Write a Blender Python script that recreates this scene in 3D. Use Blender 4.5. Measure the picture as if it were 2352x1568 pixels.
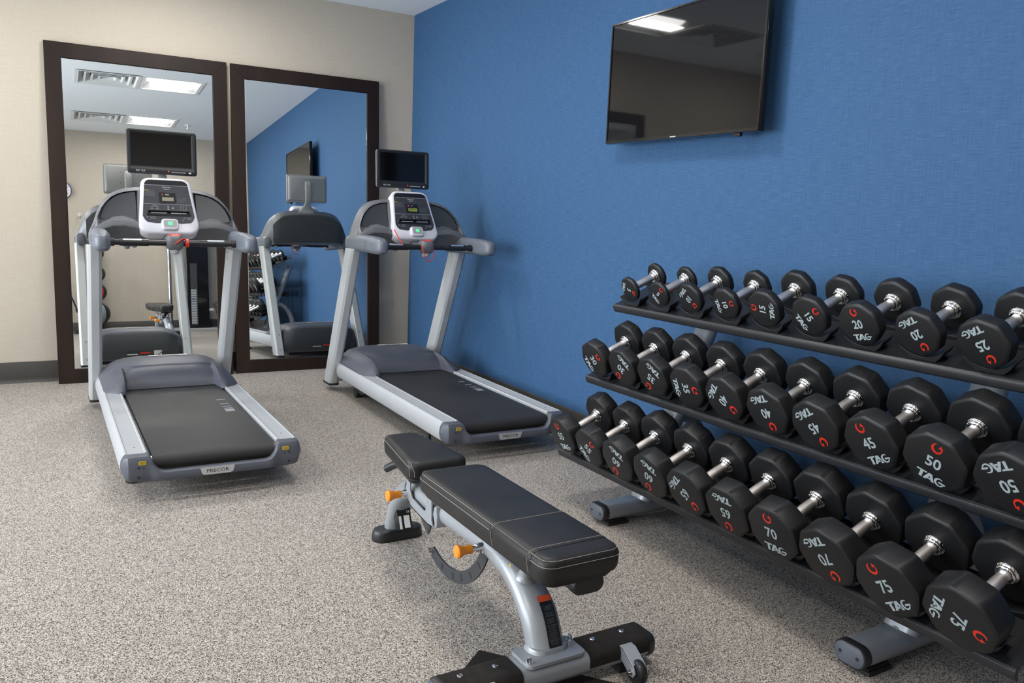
import bpy, bmesh, math, random
from mathutils import Vector, Matrix
random.seed(7)
for o in list(bpy.data.objects): bpy.data.objects.remove(o, do_unlink=True)
S = bpy.context.scene
C = S.collection
PI = math.pi

# ------------------------------------------------------------------ camera
cam_d = bpy.data.cameras.new('camera'); cam = bpy.data.objects.new('camera', cam_d); C.objects.link(cam)
cam_d.sensor_width = 36; cam_d.lens = 1852.04*36/2352; cam_d.clip_start = .05; cam_d.clip_end = 60
RC = ((0.86427, 0.04216, -0.50126), (-0.50132, 0.15418, -0.85141), (0.04139, 0.98714, 0.15439))
cam.matrix_world = Matrix([[*RC[0], -2.6101], [*RC[1], -6.1456], [*RC[2], 1.2302], [0, 0, 0, 1]])
S.camera = cam
S.view_settings.view_transform = 'Standard'; S.view_settings.look = 'None'
S.view_settings.gamma = 1; S.view_settings.exposure = 0.75
S.view_settings.use_curve_mapping = False
# ------------------------------------------------------------------ world (faint indoor ambience)
W = bpy.data.worlds.new('world'); S.world = W; W.use_nodes = True
W.node_tree.nodes['Background'].inputs[0].default_value = (.75, .85, 1, 1)
W.node_tree.nodes['Background'].inputs[1].default_value = .12
# ------------------------------------------------------------------ room sizes and lamps
H = 2.74; XW = -5.6; YF = -6.55
TROFFERS = [(-1.82, -.98), (-1.40, -3.31), (-1.41, -5.45), (-3.55, -.98), (-3.95, -3.31), (-3.95, -5.49)]  # the last two are unseen lights, added to brighten the room
VENTS = [(-2.43, -.98), (-2.00, -3.31), (-2.01, -5.46), (-4.56, -3.31)]
LAMP_W = 11.0
for (x, y) in TROFFERS:
    L = bpy.data.lights.new('troffer_light', 'AREA'); L.shape = 'RECTANGLE'; L.size = .42; L.size_y = .17
    L.energy = LAMP_W; L.color = (1, .95, .89)
    lo = bpy.data.objects.new('troffer_light', L); C.objects.link(lo); lo.location = (x, y, H-.004)

# daylight through the tall windows in the left wall (left of the camera's view)
WINS = [(-5.9, -4.35), (-4.05, -2.5), (-2.2, -.65)]; WZ0, WZ1 = .35, 2.35
DAY_W = (52, 84, 112)
for (wy0, wy1), dw in zip(WINS, DAY_W):
    L = bpy.data.lights.new('window_daylight', 'AREA'); L.shape = 'RECTANGLE'; L.size = WZ1-WZ0; L.size_y = wy1-wy0
    L.energy = dw; L.color = (.86, .935, 1)
    lo = bpy.data.objects.new('window_daylight', L); C.objects.link(lo); lo.location = (XW-.16, (wy0+wy1)/2, (WZ0+WZ1)/2); lo.rotation_euler = (0, -PI/2, 0)

# ------------------------------------------------------------------ materials
def mat(name, col, rough=.5, metal=0., spec=.5, coat=0., emis=None, estr=1., trans=0.):
    m = bpy.data.materials.new(name); m.use_nodes = True
    b = m.node_tree.nodes['Principled BSDF']
    b.inputs['Base Color'].default_value = (*col, 1); b.inputs['Roughness'].default_value = rough
    b.inputs['Metallic'].default_value = metal; b.inputs['Specular IOR Level'].default_value = spec
    b.inputs['Coat Weight'].default_value = coat
    if emis: b.inputs['Emission Color'].default_value = (*emis, 1); b.inputs['Emission Strength'].default_value = estr
    return m
def N(m, t, **k):
    n = m.node_tree.nodes.new(t)
    for a, v in k.items(): setattr(n, a, v)
    return n
def LK(m, a, b): m.node_tree.links.new(a, b)
def bsdf(m): return m.node_tree.nodes['Principled BSDF']
def noise_var(m, col2, scale=8, lo=.35, hi=.65, bump=0., bscale=200, stretch=(1, 1, 1), detail=4):
    """mix the base colour with col2 by noise and add a fine bump"""
    b = bsdf(m); c1 = tuple(b.inputs['Base Color'].default_value)
    tc = N(m, 'ShaderNodeTexCoord'); mp = N(m, 'ShaderNodeMapping'); mp.inputs['Scale'].default_value = stretch
    LK(m, tc.outputs['Object'], mp.inputs[0])
    n = N(m, 'ShaderNodeTexNoise'); n.inputs['Scale'].default_value = scale; n.inputs['Detail'].default_value = detail
    LK(m, mp.outputs[0], n.inputs['Vector'])
    r = N(m, 'ShaderNodeValToRGB'); r.color_ramp.elements[0].position = lo; r.color_ramp.elements[1].position = hi
    r.color_ramp.elements[0].color = c1; r.color_ramp.elements[1].color = (*col2, 1)
    LK(m, n.outputs['Fac'], r.inputs[0]); LK(m, r.outputs[0], b.inputs['Base Color'])
    if bump:
        n2 = N(m, 'ShaderNodeTexNoise'); n2.inputs['Scale'].default_value = bscale; n2.inputs['Detail'].default_value = 2
        LK(m, mp.outputs[0], n2.inputs['Vector'])
        bp = N(m, 'ShaderNodeBump'); bp.inputs['Strength'].default_value = bump; bp.inputs['Distance'].default_value = .001
        LK(m, n2.outputs['Fac'], bp.inputs['Height']); LK(m, bp.outputs[0], b.inputs['Normal'])
    return m

def woven(name, base, dark, light, sx, sz, axis, contrast=.5):
    """wallcovering with a crosshatched thread texture; axis = which horizontal axis runs along the wall"""
    m = mat(name, base, .75, spec=.3); b = bsdf(m)
    tc = N(m, 'ShaderNodeTexCoord')
    outs = []
    for sc in ((sx[0], sz[0]), (sx[1], sz[1])):
        mp = N(m, 'ShaderNodeMapping')
        mp.inputs['Scale'].default_value = (sc[0], 1, sc[1]) if axis == 'x' else (1, sc[0], sc[1])
        LK(m, tc.outputs['Object'], mp.inputs[0])
        n = N(m, 'ShaderNodeTexNoise'); n.inputs['Scale'].default_value = 1; n.inputs['Detail'].default_value = 3
        n.inputs['Roughness'].default_value = .65
        LK(m, mp.outputs[0], n.inputs['Vector']); outs.append(n.outputs['Fac'])
    h = N(m, 'ShaderNodeMix'); h.data_type = 'FLOAT'; h.inputs[0].default_value = .40; LK(m, outs[0], h.inputs[2]); LK(m, outs[1], h.inputs[3])
    r = N(m, 'ShaderNodeValToRGB'); e = r.color_ramp.elements
    e[0].position = .5-.5*contrast*.4; e[0].color = (*dark, 1); e[1].position = .5+.5*contrast*.4; e[1].color = (*light, 1)
    mid = e.new(.5); mid.color = (*base, 1)
    LK(m, h.outputs[0], r.inputs[0]); LK(m, r.outputs[0], b.inputs['Base Color'])
    bp = N(m, 'ShaderNodeBump'); bp.inputs['Strength'].default_value = .15; bp.inputs['Distance'].default_value = .001
    LK(m, h.outputs[0], bp.inputs['Height']); LK(m, bp.outputs[0], b.inputs['Normal'])
    return m

M = {}
M['blue'] = woven('blue_linen_wallcovering', (.033, .094, .204), (.019, .064, .158), (.062, .135, .258), (16, 420), (520, 10), 'y', 1.0)
M['beige'] = woven('beige_wallcovering', (.50, .445, .37), (.475, .42, .35), (.525, .47, .395), (10, 260), (260, 8), 'x', .5)
M['beige_y'] = woven('beige_wallcovering_side', (.50, .445, .37), (.475, .42, .35), (.525, .47, .395), (10, 260), (260, 8), 'y', .5)
M['ceiling'] = mat('ceiling_paint', (.84, .88, .91), .9, spec=.2)
m = mat('window_glass', (1, 1, 1), 0); M['glass'] = m; nt = m.node_tree
tr = N(m, 'ShaderNodeBsdfTransparent'); gl = N(m, 'ShaderNodeBsdfGlossy'); gl.inputs['Roughness'].default_value = .01; mx = N(m, 'ShaderNodeMixShader'); fr_ = N(m, 'ShaderNodeFresnel')
LK(m, fr_.outputs[0], mx.inputs[0]); LK(m, tr.outputs[0], mx.inputs[1]); LK(m, gl.outputs[0], mx.inputs[2]); LK(m, mx.outputs[0], nt.nodes['Material Output'].inputs[0])
M['baseboard'] = mat('dark_rubber_baseboard', (.045, .042, .038), .45)
# speckled rubber floor
m = mat('speckled_rubber_floor', (.4, .36, .3), .7, spec=.3); M['floor'] = m
tc = N(m, 'ShaderNodeTexCoord')
v = N(m, 'ShaderNodeTexVoronoi'); v.inputs['Scale'].default_value = 430; LK(m, tc.outputs['Object'], v.inputs['Vector'])
sp = N(m, 'ShaderNodeSeparateColor'); LK(m, v.outputs['Color'], sp.inputs[0])
r = N(m, 'ShaderNodeValToRGB'); r.color_ramp.interpolation = 'CONSTANT'; e = r.color_ramp.elements
e[0].position = 0; e[0].color = (.028, .026, .026, 1); e[1].position = .22; e[1].color = (.15, .12, .10, 1)
for p_, c_ in ((.32, (.32, .285, .245)), (.54, (.45, .415, .375)), (.72, (.38, .31, .245)), (.80, (.58, .55, .52)), (.93, (.19, .18, .18))):
    q = e.new(p_); q.color = (*c_, 1)
LK(m, sp.outputs[0], r.inputs[0]); LK(m, r.outputs[0], bsdf(m).inputs['Base Color'])
bp = N(m, 'ShaderNodeBump'); bp.inputs['Strength'].default_value = .3; bp.inputs['Distance'].default_value = .0008
LK(m, sp.outputs[1], bp.inputs['Height']); LK(m, bp.outputs[0], bsdf(m).inputs['Normal'])

M['frame'] = noise_var(mat('espresso_wood', (.013, .0070, .0055), .5, spec=.25), (.024, .0135, .010), 5, bump=.1, bscale=60, stretch=(1, 1, .15))
M['mirror'] = mat('mirror_glass', (.93, .95, .94), .0, metal=1)
M['mirror_bevel'] = mat('mirror_bevel', (.9, .93, .95), .08, metal=1)
M['screen'] = mat('black_glass_screen', (.004, .004, .005), .035, spec=.42)
M['gloss_black'] = mat('gloss_black_plastic', (.008, .008, .009), .12)
M['mid_black'] = mat('satin_black_plastic', (.014, .015, .017), .38)
M['matte_black'] = mat('matte_black', (.012, .012, .013), .6)
M['rubber'] = noise_var(mat('black_urethane', (.0075, .0078, .009), .44, spec=.36), (.011, .011, .012), 6, bump=.12, bscale=700)
M['shelf'] = mat('black_powder_coat', (.014, .0145, .017), .42, spec=.5)
M['chrome'] = mat('chrome', (.82, .82, .83), .08, metal=1)
M['steel'] = noise_var(mat('knurled_steel', (.78, .73, .71), .36, metal=1), (.86, .81, .79), 30, bump=.5, bscale=900)
M['white_ink'] = mat('pale_grey_lettering', (.33, .39, .41), .5)
M['red_ink'] = mat('red_emblem', (.58, .022, .010), .4)
M['silver'] = noise_var(mat('silver_painted_steel', (.33, .35, .38), .36, metal=.3), (.36, .38, .41), 3, bump=.05, bscale=500)
M['alu'] = mat('light_silver_aluminium', (.45, .465, .49), .42, metal=.3)
M['upright'] = mat('pale_silver_paint', (.47, .49, .505), .42, metal=.15)
M['pod'] = mat('silver_grey_plastic', (.135, .15, .18), .45, metal=.1)
M['hood'] = noise_var(mat('blue_grey_plastic', (.072, .078, .100), .45), (.080, .085, .108), 4, bump=.25, bscale=1500)
M['body'] = noise_var(mat('grey_plastic', (.13, .135, .145), .42, metal=.1), (.14, .145, .155), 4, bump=.25, bscale=1500)
M['tray'] = mat('dark_grey_gloss_plastic', (.050, .054, .062), .38, spec=.35)
M['backgrey'] = mat('dark_grey_back_shell', (.035, .040, .046), .5)
M['bezel'] = mat('pearl_white_plastic', (.62, .62, .68), .3)
M['paleplastic'] = mat('pale_grey_plastic', (.33, .335, .34), .45)
M['cap_grey'] = mat('blue_grey_cap', (.075, .085, .11), .5)
M['plate_steel'] = mat('dark_grey_powder_coat', (.035, .038, .045), .45)
M['panel'] = mat('dark_membrane_panel', (.035, .036, .042), .3)
M['panel_band'] = mat('black_band', (.012, .010, .012), .2)
M['lcd_lit'] = mat('lit_green_display', (.12, .16, .03), .3, emis=(.22, .30, .03), estr=.30)
M['lcd_off'] = mat('grey_green_display', (.24, .22, .16), .3)
M['lcd_text'] = mat('display_segments', (.02, .03, .01), .4)
M['green'] = mat('lit_green_button', (.1, .6, .25), .4, emis=(.05, .75, .25), estr=.55)
M['redled'] = mat('red_led', (.9, .05, .03), .4, emis=(1, .03, .02), estr=2.5)
M['red'] = mat('red_plastic', (.70, .03, .02), .35)
M['white'] = mat('white_print', (.75, .76, .76), .5)
M['print'] = mat('grey_print', (.33, .34, .36), .5)
M['yellow'] = mat('yellow_label', (.60, .42, .03), .45)
M['belt'] = noise_var(mat('treadmill_belt', (.017, .0165, .017), .55, spec=.4), (.024, .023, .024), 3, bump=.3, bscale=900)
M['plate'] = mat('brushed_nameplate', (.55, .56, .57), .3, metal=.6)
M['hotmetal'] = mat('bright_metal', (.85, .86, .88), .2, metal=.9)
M['orange'] = mat('orange_knob', (.85, .27, .015), .38)
M['label_black'] = mat('black_label', (.01, .011, .012), .3)
M['label_red'] = mat('orange_red_label', (.70, .085, .02), .4)
M['leather'] = noise_var(mat('black_vinyl', (.013, .013, .0138), .44, spec=.36), (.018, .0175, .018), 10, bump=.35, bscale=420)
M['stitch'] = mat('grey_thread', (.28, .24, .22), .7)
M['griptape'] = noise_var(mat('black_grip_tape', (.015, .013, .0125), .85, spec=.2), (.021, .018, .017), 60, bump=.7, bscale=1300)
M['emit'] = mat('lit_lamp_lens', (1, 1, 1), .5, emis=(1, .98, .95), estr=9)
M['troffer'] = mat('white_enamel', (.86, .86, .85), .4)
M['reflector'] = mat('satin_reflector', (.42, .42, .42), .5)
M['vent'] = mat('white_diffuser_metal', (.74, .76, .76), .5)
M['clockface'] = mat('clock_face', (.8, .82, .85), .4)
M['clockrim'] = mat('clock_rim_blue', (.05, .06, .14), .3)
M['ball_red'] = mat('red_rubber', (.55, .03, .025), .5)
M['ball_blue'] = mat('blue_rubber', (.03, .05, .25), .5)
M['ball_yellow'] = mat('yellow_rubber', (.65, .40, .06), .5)
M['ball_grey'] = mat('grey_rubber', (.20, .24, .25), .5)

# ------------------------------------------------------------------ mesh helpers
def B(): return bmesh.new()
def wloc(o):
    v = Vector((0, 0, 0))
    while o is not None: v += o.location; o = o.parent
    return v
def obj(name, bm, m, parent=None, world=False, bevel=0., seg=2, angle=32, sub=0, flat=False):
    """link bm as one mesh object; world=True means its vertices are given in room coordinates"""
    if world and parent is not None: bmesh.ops.translate(bm, verts=bm.verts, vec=-wloc(parent))
    bmesh.ops.recalc_face_normals(bm, faces=bm.faces)
    if not flat:
        for f in bm.faces: f.smooth = True
        lim = math.radians(angle)
        for e in bm.edges:
            if len(e.link_faces) == 2: e.smooth = e.calc_face_angle(0) < lim
    me = bpy.data.meshes.new(name); bm.to_mesh(me); bm.free()
    for mm in (m if isinstance(m, (list, tuple)) else [m]): me.materials.append(M[mm] if isinstance(mm, str) else mm)
    o = bpy.data.objects.new(name, me); C.objects.link(o)
    if parent is not None: o.parent = parent
    if bevel:
        b = o.modifiers.new('bevel', 'BEVEL'); b.width = bevel; b.segments = seg; b.limit_method = 'ANGLE'
        b.angle_limit = math.radians(30); b.harden_normals = True
    if sub:
        s = o.modifiers.new('sub', 'SUBSURF'); s.levels = sub; s.render_levels = sub
    return o
def pieces(name, bm, m, parent=None, **k):
    """each loose piece of bm becomes a part of its own"""
    bm.verts.ensure_lookup_table(); seen = set(); out = []
    for v in list(bm.verts):
        if v in seen: continue
        st_ = [v]; isl = []; seen.add(v)
        while st_:
            q = st_.pop(); isl.append(q)
            for e in q.link_edges:
                w = e.other_vert(q)
                if w not in seen: seen.add(w); st_.append(w)
        nb = bmesh.new(); mp_ = {q: nb.verts.new(q.co) for q in isl}
        for f in {f for q in isl for f in q.link_faces}:
            nf = nb.faces.new([mp_[q] for q in f.verts]); nf.material_index = f.material_index
        out.append(obj(name, nb, m, parent, **k))
    bm.free(); return out
def thing(name, label, cat, loc=(0, 0, 0), group=None, rz=0):
    o = bpy.data.objects.new(name, None); C.objects.link(o); o.location = loc; o.rotation_euler = (0, 0, rz)
    o.empty_display_size = .1; o['label'] = label; o['category'] = cat
    if group: o['group'] = group
    return o
def tag(o, label, cat, group=None):
    o['label'] = label; o['category'] = cat
    if group: o['group'] = group
    return o
def struct(name, bm, m, **k):
    o = obj(name, bm, m, **k); o['kind'] = 'structure'; return o
def box(bm, x0, x1, y0, y1, z0, z1, mi=0):
    vs = [bm.verts.new((x, y, z)) for x in (x0, x1) for y in (y0, y1) for z in (z0, z1)]
    for f in ((0, 1, 3, 2), (4, 6, 7, 5), (0, 4, 5, 1), (2, 3, 7, 6), (0, 2, 6, 4), (1, 5, 7, 3)):
        bm.faces.new([vs[i] for i in f]).material_index = mi
    return vs
def frame_from(d, up=(0, 0, 1)):
    d = Vector(d).normalized(); u = Vector(up)
    if abs(d.dot(u)) > .98: u = Vector((1, 0, 0)) if abs(d.x) < .9 else Vector((0, 1, 0))
    s = u.cross(d).normalized(); t = d.cross(s).normalized()
    return s, t
def loft(bm, rings, cap=True, closed=True, mi=0):
    R_ = [[bm.verts.new(p) for p in r] for r in rings]; n = len(R_[0])
    for a, b in zip(R_[:-1], R_[1:]):
        for i in range(n if closed else n-1):
            j = (i+1) % n
            try: bm.faces.new((a[i], a[j], b[j], b[i])).material_index = mi
            except ValueError: pass
    if cap:
        for r in (R_[0], R_[-1]):
            try: bm.faces.new(r).material_index = mi
            except ValueError: pass
    return R_
def circ(n=20, a=1, b=None):
    b = a if b is None else b
    return [(a*math.cos(2*PI*i/n), b*math.sin(2*PI*i/n)) for i in range(n)]
def rrect(w, h, r, n=5):
    out = []
    for cx, cy, a0 in ((w/2-r, h/2-r, 0), (-w/2+r, h/2-r, 90), (-w/2+r, -h/2+r, 180), (w/2-r, -h/2+r, 270)):
        for i in range(n+1):
            a = math.radians(a0+90*i/n); out.append((cx+r*math.cos(a), cy+r*math.sin(a)))
    return out
def sweep(bm, pts, sec, scale=None, up=(0, 0, 1), cap=True, mi=0):
    """sweep a closed 2-D section along pts; section x lies along (up x direction), y along up-ish"""
    pts = [Vector(p) for p in pts]; rings = []
    for i, p in enumerate(pts):
        d = (pts[min(i+1, len(pts)-1)]-pts[max(i-1, 0)])
        s, t = frame_from(d, up); k = scale[i] if scale else 1
        rings.append([p+s*(x*k)+t*(y*k) for x, y in sec])
    loft(bm, rings, cap, mi=mi)
def cyl(bm, p0, p1, r0, r1=None, n=24, cap=True, mi=0):
    r1 = r0 if r1 is None else r1
    p0 = Vector(p0); p1 = Vector(p1); s, t = frame_from(p1-p0)
    loft(bm, [[p+s*x*r+t*y*r for x, y in circ(n)] for p, r in ((p0, r0), (p1, r1))], cap, mi=mi)
def lathe(bm, p0, d, prof, n=24, mi=0):
    """prof: list of (distance along d, radius)"""
    p0 = Vector(p0); d = Vector(d).normalized(); s, t = frame_from(d)
    loft(bm, [[p0+d*h+s*(x*r)+t*(y*r) for x, y in circ(n)] for h, r in prof], True, mi=mi)
def prism(bm, poly, f, d0, d1, mi=0):
    """extrude 2-D poly between depths d0 and d1; f maps (x, y, depth) to a 3-D point"""
    a = [bm.verts.new(f(x, y, d0)) for x, y in poly]; b = [bm.verts.new(f(x, y, d1)) for x, y in poly]
    n = len(poly); bm.faces.new(a).material_index = mi; bm.faces.new(list(reversed(b))).material_index = mi
    for i in range(n): bm.faces.new((a[i], b[i], b[(i+1) % n], a[(i+1) % n])).material_index = mi
def smooth_path(pts, n=8):
    P = [Vector(p) for p in pts]; P = [2*P[0]-P[1]]+P+[2*P[-1]-P[-2]]; out = []
    for i in range(1, len(P)-2):
        for k in range(n):
            t = k/n; a, b, c, d = P[i-1], P[i], P[i+1], P[i+2]
            out.append(.5*((2*b)+(c-a)*t+(2*a-5*b+4*c-d)*t*t+(-a+3*b-3*c+d)*t**3))
    out.append(P[-2]); return out
XZ = lambda x, y, d: (x, d, y)
def plane(o, ex, ey, ez):
    o, ex, ey, ez = map(Vector, (o, ex, ey, ez))
    return lambda x, y, d: o+ex*x+ey*y+ez*d
_tc = {}
def text_geo(s, size, bold=0.):
    k = (s, size, bold)
    if k not in _tc:
        cu = bpy.data.curves.new('t', 'FONT'); cu.body = s; cu.size = size; cu.align_x = 'CENTER'; cu.align_y = 'CENTER'
        cu.offset = bold; cu.resolution_u = 3; cu.fill_mode = 'FRONT'
        o = bpy.data.objects.new('t', cu); C.objects.link(o); bpy.context.view_layer.update()
        me = bpy.data.meshes.new_from_object(o.evaluated_get(bpy.context.evaluated_depsgraph_get()))
        _tc[k] = ([tuple(v.co) for v in me.vertices], [tuple(p.vertices) for p in me.polygons])
        bpy.data.objects.remove(o); bpy.data.curves.remove(cu); bpy.data.meshes.remove(me)
    return _tc[k]
def text(bm, s, size, f, bold=0., sx=1., mi=0, d=.0006, at=(0, 0), mirror=False):
    vs, fs = text_geo(s, size, bold)
    V = [bm.verts.new(f(at[0]+x*sx*(-1 if mirror else 1), at[1]+y, d)) for x, y, z in vs]
    for q in fs:
        try: bm.faces.new([V[i] for i in q]).material_index = mi
        except ValueError: pass
def flat_poly(bm, poly, f, d=.0006, mi=0):
    bm.faces.new([bm.verts.new(f(x, y, d)) for x, y in poly]).material_index = mi
def strip(bm, pts_a, pts_b, f, d=.0006, mi=0):
    A = [bm.verts.new(f(*p, d)) for p in pts_a]; Bv = [bm.verts.new(f(*p, d)) for p in pts_b]
    for i in range(len(A)-1): bm.faces.new((A[i], A[i+1], Bv[i+1], Bv[i])).material_index = mi
def rect2(bm, cx, cy, w, h, f, d=.0006, mi=0):
    flat_poly(bm, [(cx-w/2, cy-h/2), (cx+w/2, cy-h/2), (cx+w/2, cy+h/2), (cx-w/2, cy+h/2)], f, d, mi)
def copy_tree(o, parent=None):
    c = o.copy(); C.objects.link(c); c.parent = parent
    for ch in list(o.children): copy_tree(ch, c)
    return c

# ------------------------------------------------------------------ room shell
b = B(); box(b, XW-.1, .1, YF-.1, .1, -.1, 0); struct('floor', b, 'floor')
b = B(); box(b, XW-.1, .1, 0, .1, 0, H); struct('wall_back', b, 'beige')
b = B(); box(b, 0, .1, YF-.1, .0, 0, H); struct('wall_right', b, 'blue')
b = B(); box(b, XW-.1, .1, YF-.1, YF, 0, H); struct('wall_front', b, 'beige')
b = B(); ye = [YF]+[v for w_ in WINS for v in w_]+[0]
for i in range(0, len(ye), 2): box(b, XW-.1, XW, ye[i], ye[i+1], 0, H)
for w_ in WINS: box(b, XW-.1, XW, w_[0], w_[1], 0, WZ0); box(b, XW-.1, XW, w_[0], w_[1], WZ1, H)
struct('wall_left', b, 'beige_y')
for i, (wy0, wy1) in enumerate(WINS):
    b = B(); f0, f1, ym = XW-.08, XW-.02, (wy0+wy1)/2
    for y0_, y1_, z0_, z1_ in ((wy0, wy0+.05, WZ0, WZ1), (wy1-.05, wy1, WZ0, WZ1), (wy0+.05, wy1-.05, WZ0, WZ0+.05), (wy0+.05, wy1-.05, WZ1-.05, WZ1), (ym-.02, ym+.02, WZ0+.05, WZ1-.05)): box(b, f0, f1, y0_, y1_, z0_, z1_)
    wf = struct('window_%d' % (i+1), b, 'baseboard')
    b = B(); box(b, XW-.053, XW-.047, wy0+.05, wy1-.05, WZ0+.05, WZ1-.05); obj('pane', b, 'glass', wf, flat=True)
# ceiling with openings for the troffers and vents
holes = [(x-.28, x+.28, y-.28, y+.28) for x, y in TROFFERS]+[(x-.28, x+.28, y-.28, y+.28) for x, y in VENTS]
xs = sorted({round(v, 4) for h in holes for v in h[:2]} | {XW-.1, .1}); ys = sorted({round(v, 4) for h in holes for v in h[2:]} | {YF-.1, .1})
b = B()
for i in range(len(xs)-1):
    for j in range(len(ys)-1):
        cx, cy = (xs[i]+xs[i+1])/2, (ys[j]+ys[j+1])/2
        if any(h[0] < cx < h[1] and h[2] < cy < h[3] for h in holes): continue
        vs = [b.verts.new(q) for q in ((xs[i], ys[j], H), (xs[i+1], ys[j], H), (xs[i+1], ys[j+1], H), (xs[i], ys[j+1], H))]
        b.faces.new(vs)
bmesh.ops.remove_doubles(b, verts=b.verts, dist=1e-5)
g = bmesh.ops.extrude_face_region(b, geom=b.faces[:]); bmesh.ops.translate(b, verts=[v for v in g['geom'] if isinstance(v, bmesh.types.BMVert)], vec=(0, 0, .02))
box(b, XW-.1, .1, YF-.1, .1, H+.13, H+.2)
struct('ceiling', b, 'ceiling')
def baseboard(name, p0, p1, nrm):
    p0 = Vector((*p0, 0)); p1 = Vector((*p1, 0)); n = Vector((*nrm, 0)); z = Vector((0, 0, 1)); bh = .14
    prof = [(0, 0), (.016, 0), (.0145, .004), (.010, .010), (.006, .018), (.005, .03), (.005, bh-.003), (.003, bh), (0, bh)]
    b = B(); loft(b, [[p+n*x+z*y for x, y in prof] for p in (p0, p1)]); struct(name, b, 'baseboard', angle=60)
baseboard('baseboard_back', (XW, 0), (0, 0), (0, -1))
baseboard('baseboard_right', (0, YF), (0, 0), (-1, 0))
baseboard('baseboard_front', (XW, YF), (0, YF), (0, 1))
baseboard('baseboard_left', (XW, YF), (XW, 0), (1, 0))

# ------------------------------------------------------------------ leaning floor mirrors
TAU = .0472; ML = 2.206; MY = -.136
def floor_mirror(x0, x1, label):
    cx = (x0+x1)/2; w = x1-x0; fw = .094; th = .030
    t = thing('floor_mirror', label, 'mirror', (cx, MY, 0), 'framed floor mirrors leaning on the beige wall')
    t.rotation_euler = (-TAU, 0, -.009)
    # local: x across, z up along the glass, y toward the wall
    for nm, poly in (('frame_rail', [(-w/2, 0), (w/2, 0), (w/2-fw, fw), (-w/2+fw, fw)]), ('frame_rail', [(-w/2, ML), (w/2, ML), (w/2-fw, ML-fw), (-w/2+fw, ML-fw)]),
                     ('frame_stile', [(-w/2, 0), (-w/2+fw, fw), (-w/2+fw, ML-fw), (-w/2, ML)]), ('frame_stile', [(w/2, 0), (w/2-fw, fw), (w/2-fw, ML-fw), (w/2, ML)])):
        b = B(); prism(b, poly, XZ, 0, th); obj(nm, b, 'frame', t, bevel=.0018)
    b = B(); prism(b, [(-w/2+fw-.004, fw-.004), (w/2-fw+.004, fw-.004), (w/2-fw+.004, ML-fw+.004), (-w/2+fw-.004, ML-fw+.004)], XZ, .0092, .015)
    g = obj('glass', b, 'mirror', t, flat=True)
    b = B(); a = [(-w/2+fw, fw), (w/2-fw, fw), (w/2-fw, ML-fw), (-w/2+fw, ML-fw)]; k = .0045
    c = [(-w/2+fw+k, fw+k), (w/2-fw-k, fw+k), (w/2-fw-k, ML-fw-k), (-w/2+fw+k, ML-fw-k)]
    for i in range(4):
        j = (i+1) % 4
        b.faces.new([b.verts.new(q) for q in ((a[i][0], .0088, a[i][1]), (a[j][0], .0088, a[j][1]), (c[j][0], .0076, c[j][1]), (c[i][0], .0076, c[i][1]))])
    obj('bevelled_edge', b, 'mirror_bevel', g, flat=True)
    return t
floor_mirror(-2.539, -1.427, 'large dark brown framed floor mirror leaning behind the left treadmill')
floor_mirror(-1.399, -.299, 'dark brown framed floor mirror leaning nearest the corner with the blue wall')

# ------------------------------------------------------------------ ceiling fittings
def troffer(x, y, label):
    t = thing('ceiling_light', label, 'ceiling light', (x, y, H), 'recessed ceiling lights')
    b = B(); o, i, z = .30, .262, .0
    for (x0, x1, y0, y1) in ((-o, o, -o, -i), (-o, o, i, o), (-o, -i, -i, i), (i, o, -i, i)): box(b, x0, x1, y0, y1, -.006, .004)
    obj('trim_ring', b, 'troffer', t, bevel=.001)
    b = B(); loft(b, [[(s*i, q*i, 0.002) for s, q in ((-1, -1), (1, -1), (1, 1), (-1, 1))], [(s*.20, q*.262, .075) for s, q in ((-1, -1), (1, -1), (1, 1), (-1, 1))]], False)
    vs = [b.verts.new((s*.262, q*.262, .078)) for s, q in ((-1, -1), (1, -1), (1, 1), (-1, 1))]; b.faces.new(vs)
    obj('reflector', b, 'reflector', t, flat=True)
    b = B(); n = 10
    loft(b, [[(xx, .10*math.cos(PI*k/n), .070-.050*math.sin(PI*k/n)) for k in range(n+1)] for xx in (-.215, .215)], True)
    obj('lens', b, 'emit', t)
    b = B()
    for s in (-1, 1): box(b, s*.232-.014, s*.232+.014, -.05, .05, .03, .075)
    pieces('lamp_holder', b, 'troffer', t, bevel=.002)
LT = ['square recessed light nearest the blue wall, by the mirror wall', 'square recessed light above the floor in front of the treadmills',
      'square recessed light at the far end, seen low in the left mirror', 'square recessed light on the left side of the ceiling by the mirror wall',
      'added unseen square recessed light in the middle of the ceiling on the left side', 'added unseen square recessed light on the left side of the ceiling by the end wall']
for (x, y), l in zip(TROFFERS, LT): troffer(x, y, l)
def vent(x, y, label):
    t = thing('air_vent', label, 'air vent', (x, y, H), 'square ceiling air vents')
    for k, (o, z) in enumerate(((.30, -.008), (.22, -.002), (.155, .002), (.09, .004))):
        b = B(); i = o-.02 if k else o-.035
        sq = lambda r, zz: [(s*r, q*r, zz) for s, q in ((-1, -1), (1, -1), (1, 1), (-1, 1))]
        loft(b, [sq(o, z), sq(i, z), sq(i-.045, z+.055), sq(i-.042, z+.058), sq(o, z+.006)], False)
        obj('louvre_ring' if k else 'rim', b, 'vent', t, flat=True)
    b = B(); box(b, -.28, .28, -.28, .28, .085, .09); obj('duct', b, 'matte_black', t)
VT = ['stepped white air vent by the mirror wall', 'stepped white air vent high in the left mirror', 'stepped white air vent low in the left mirror', 'stepped white air vent on the left side of the ceiling']
for (x, y), l in zip(VENTS, VT): vent(x, y, l)
t = thing('sprinkler_head', 'small white sprinkler head on the ceiling reflected in left mirror', 'sprinkler', (-.96, -5.49, H))
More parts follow.
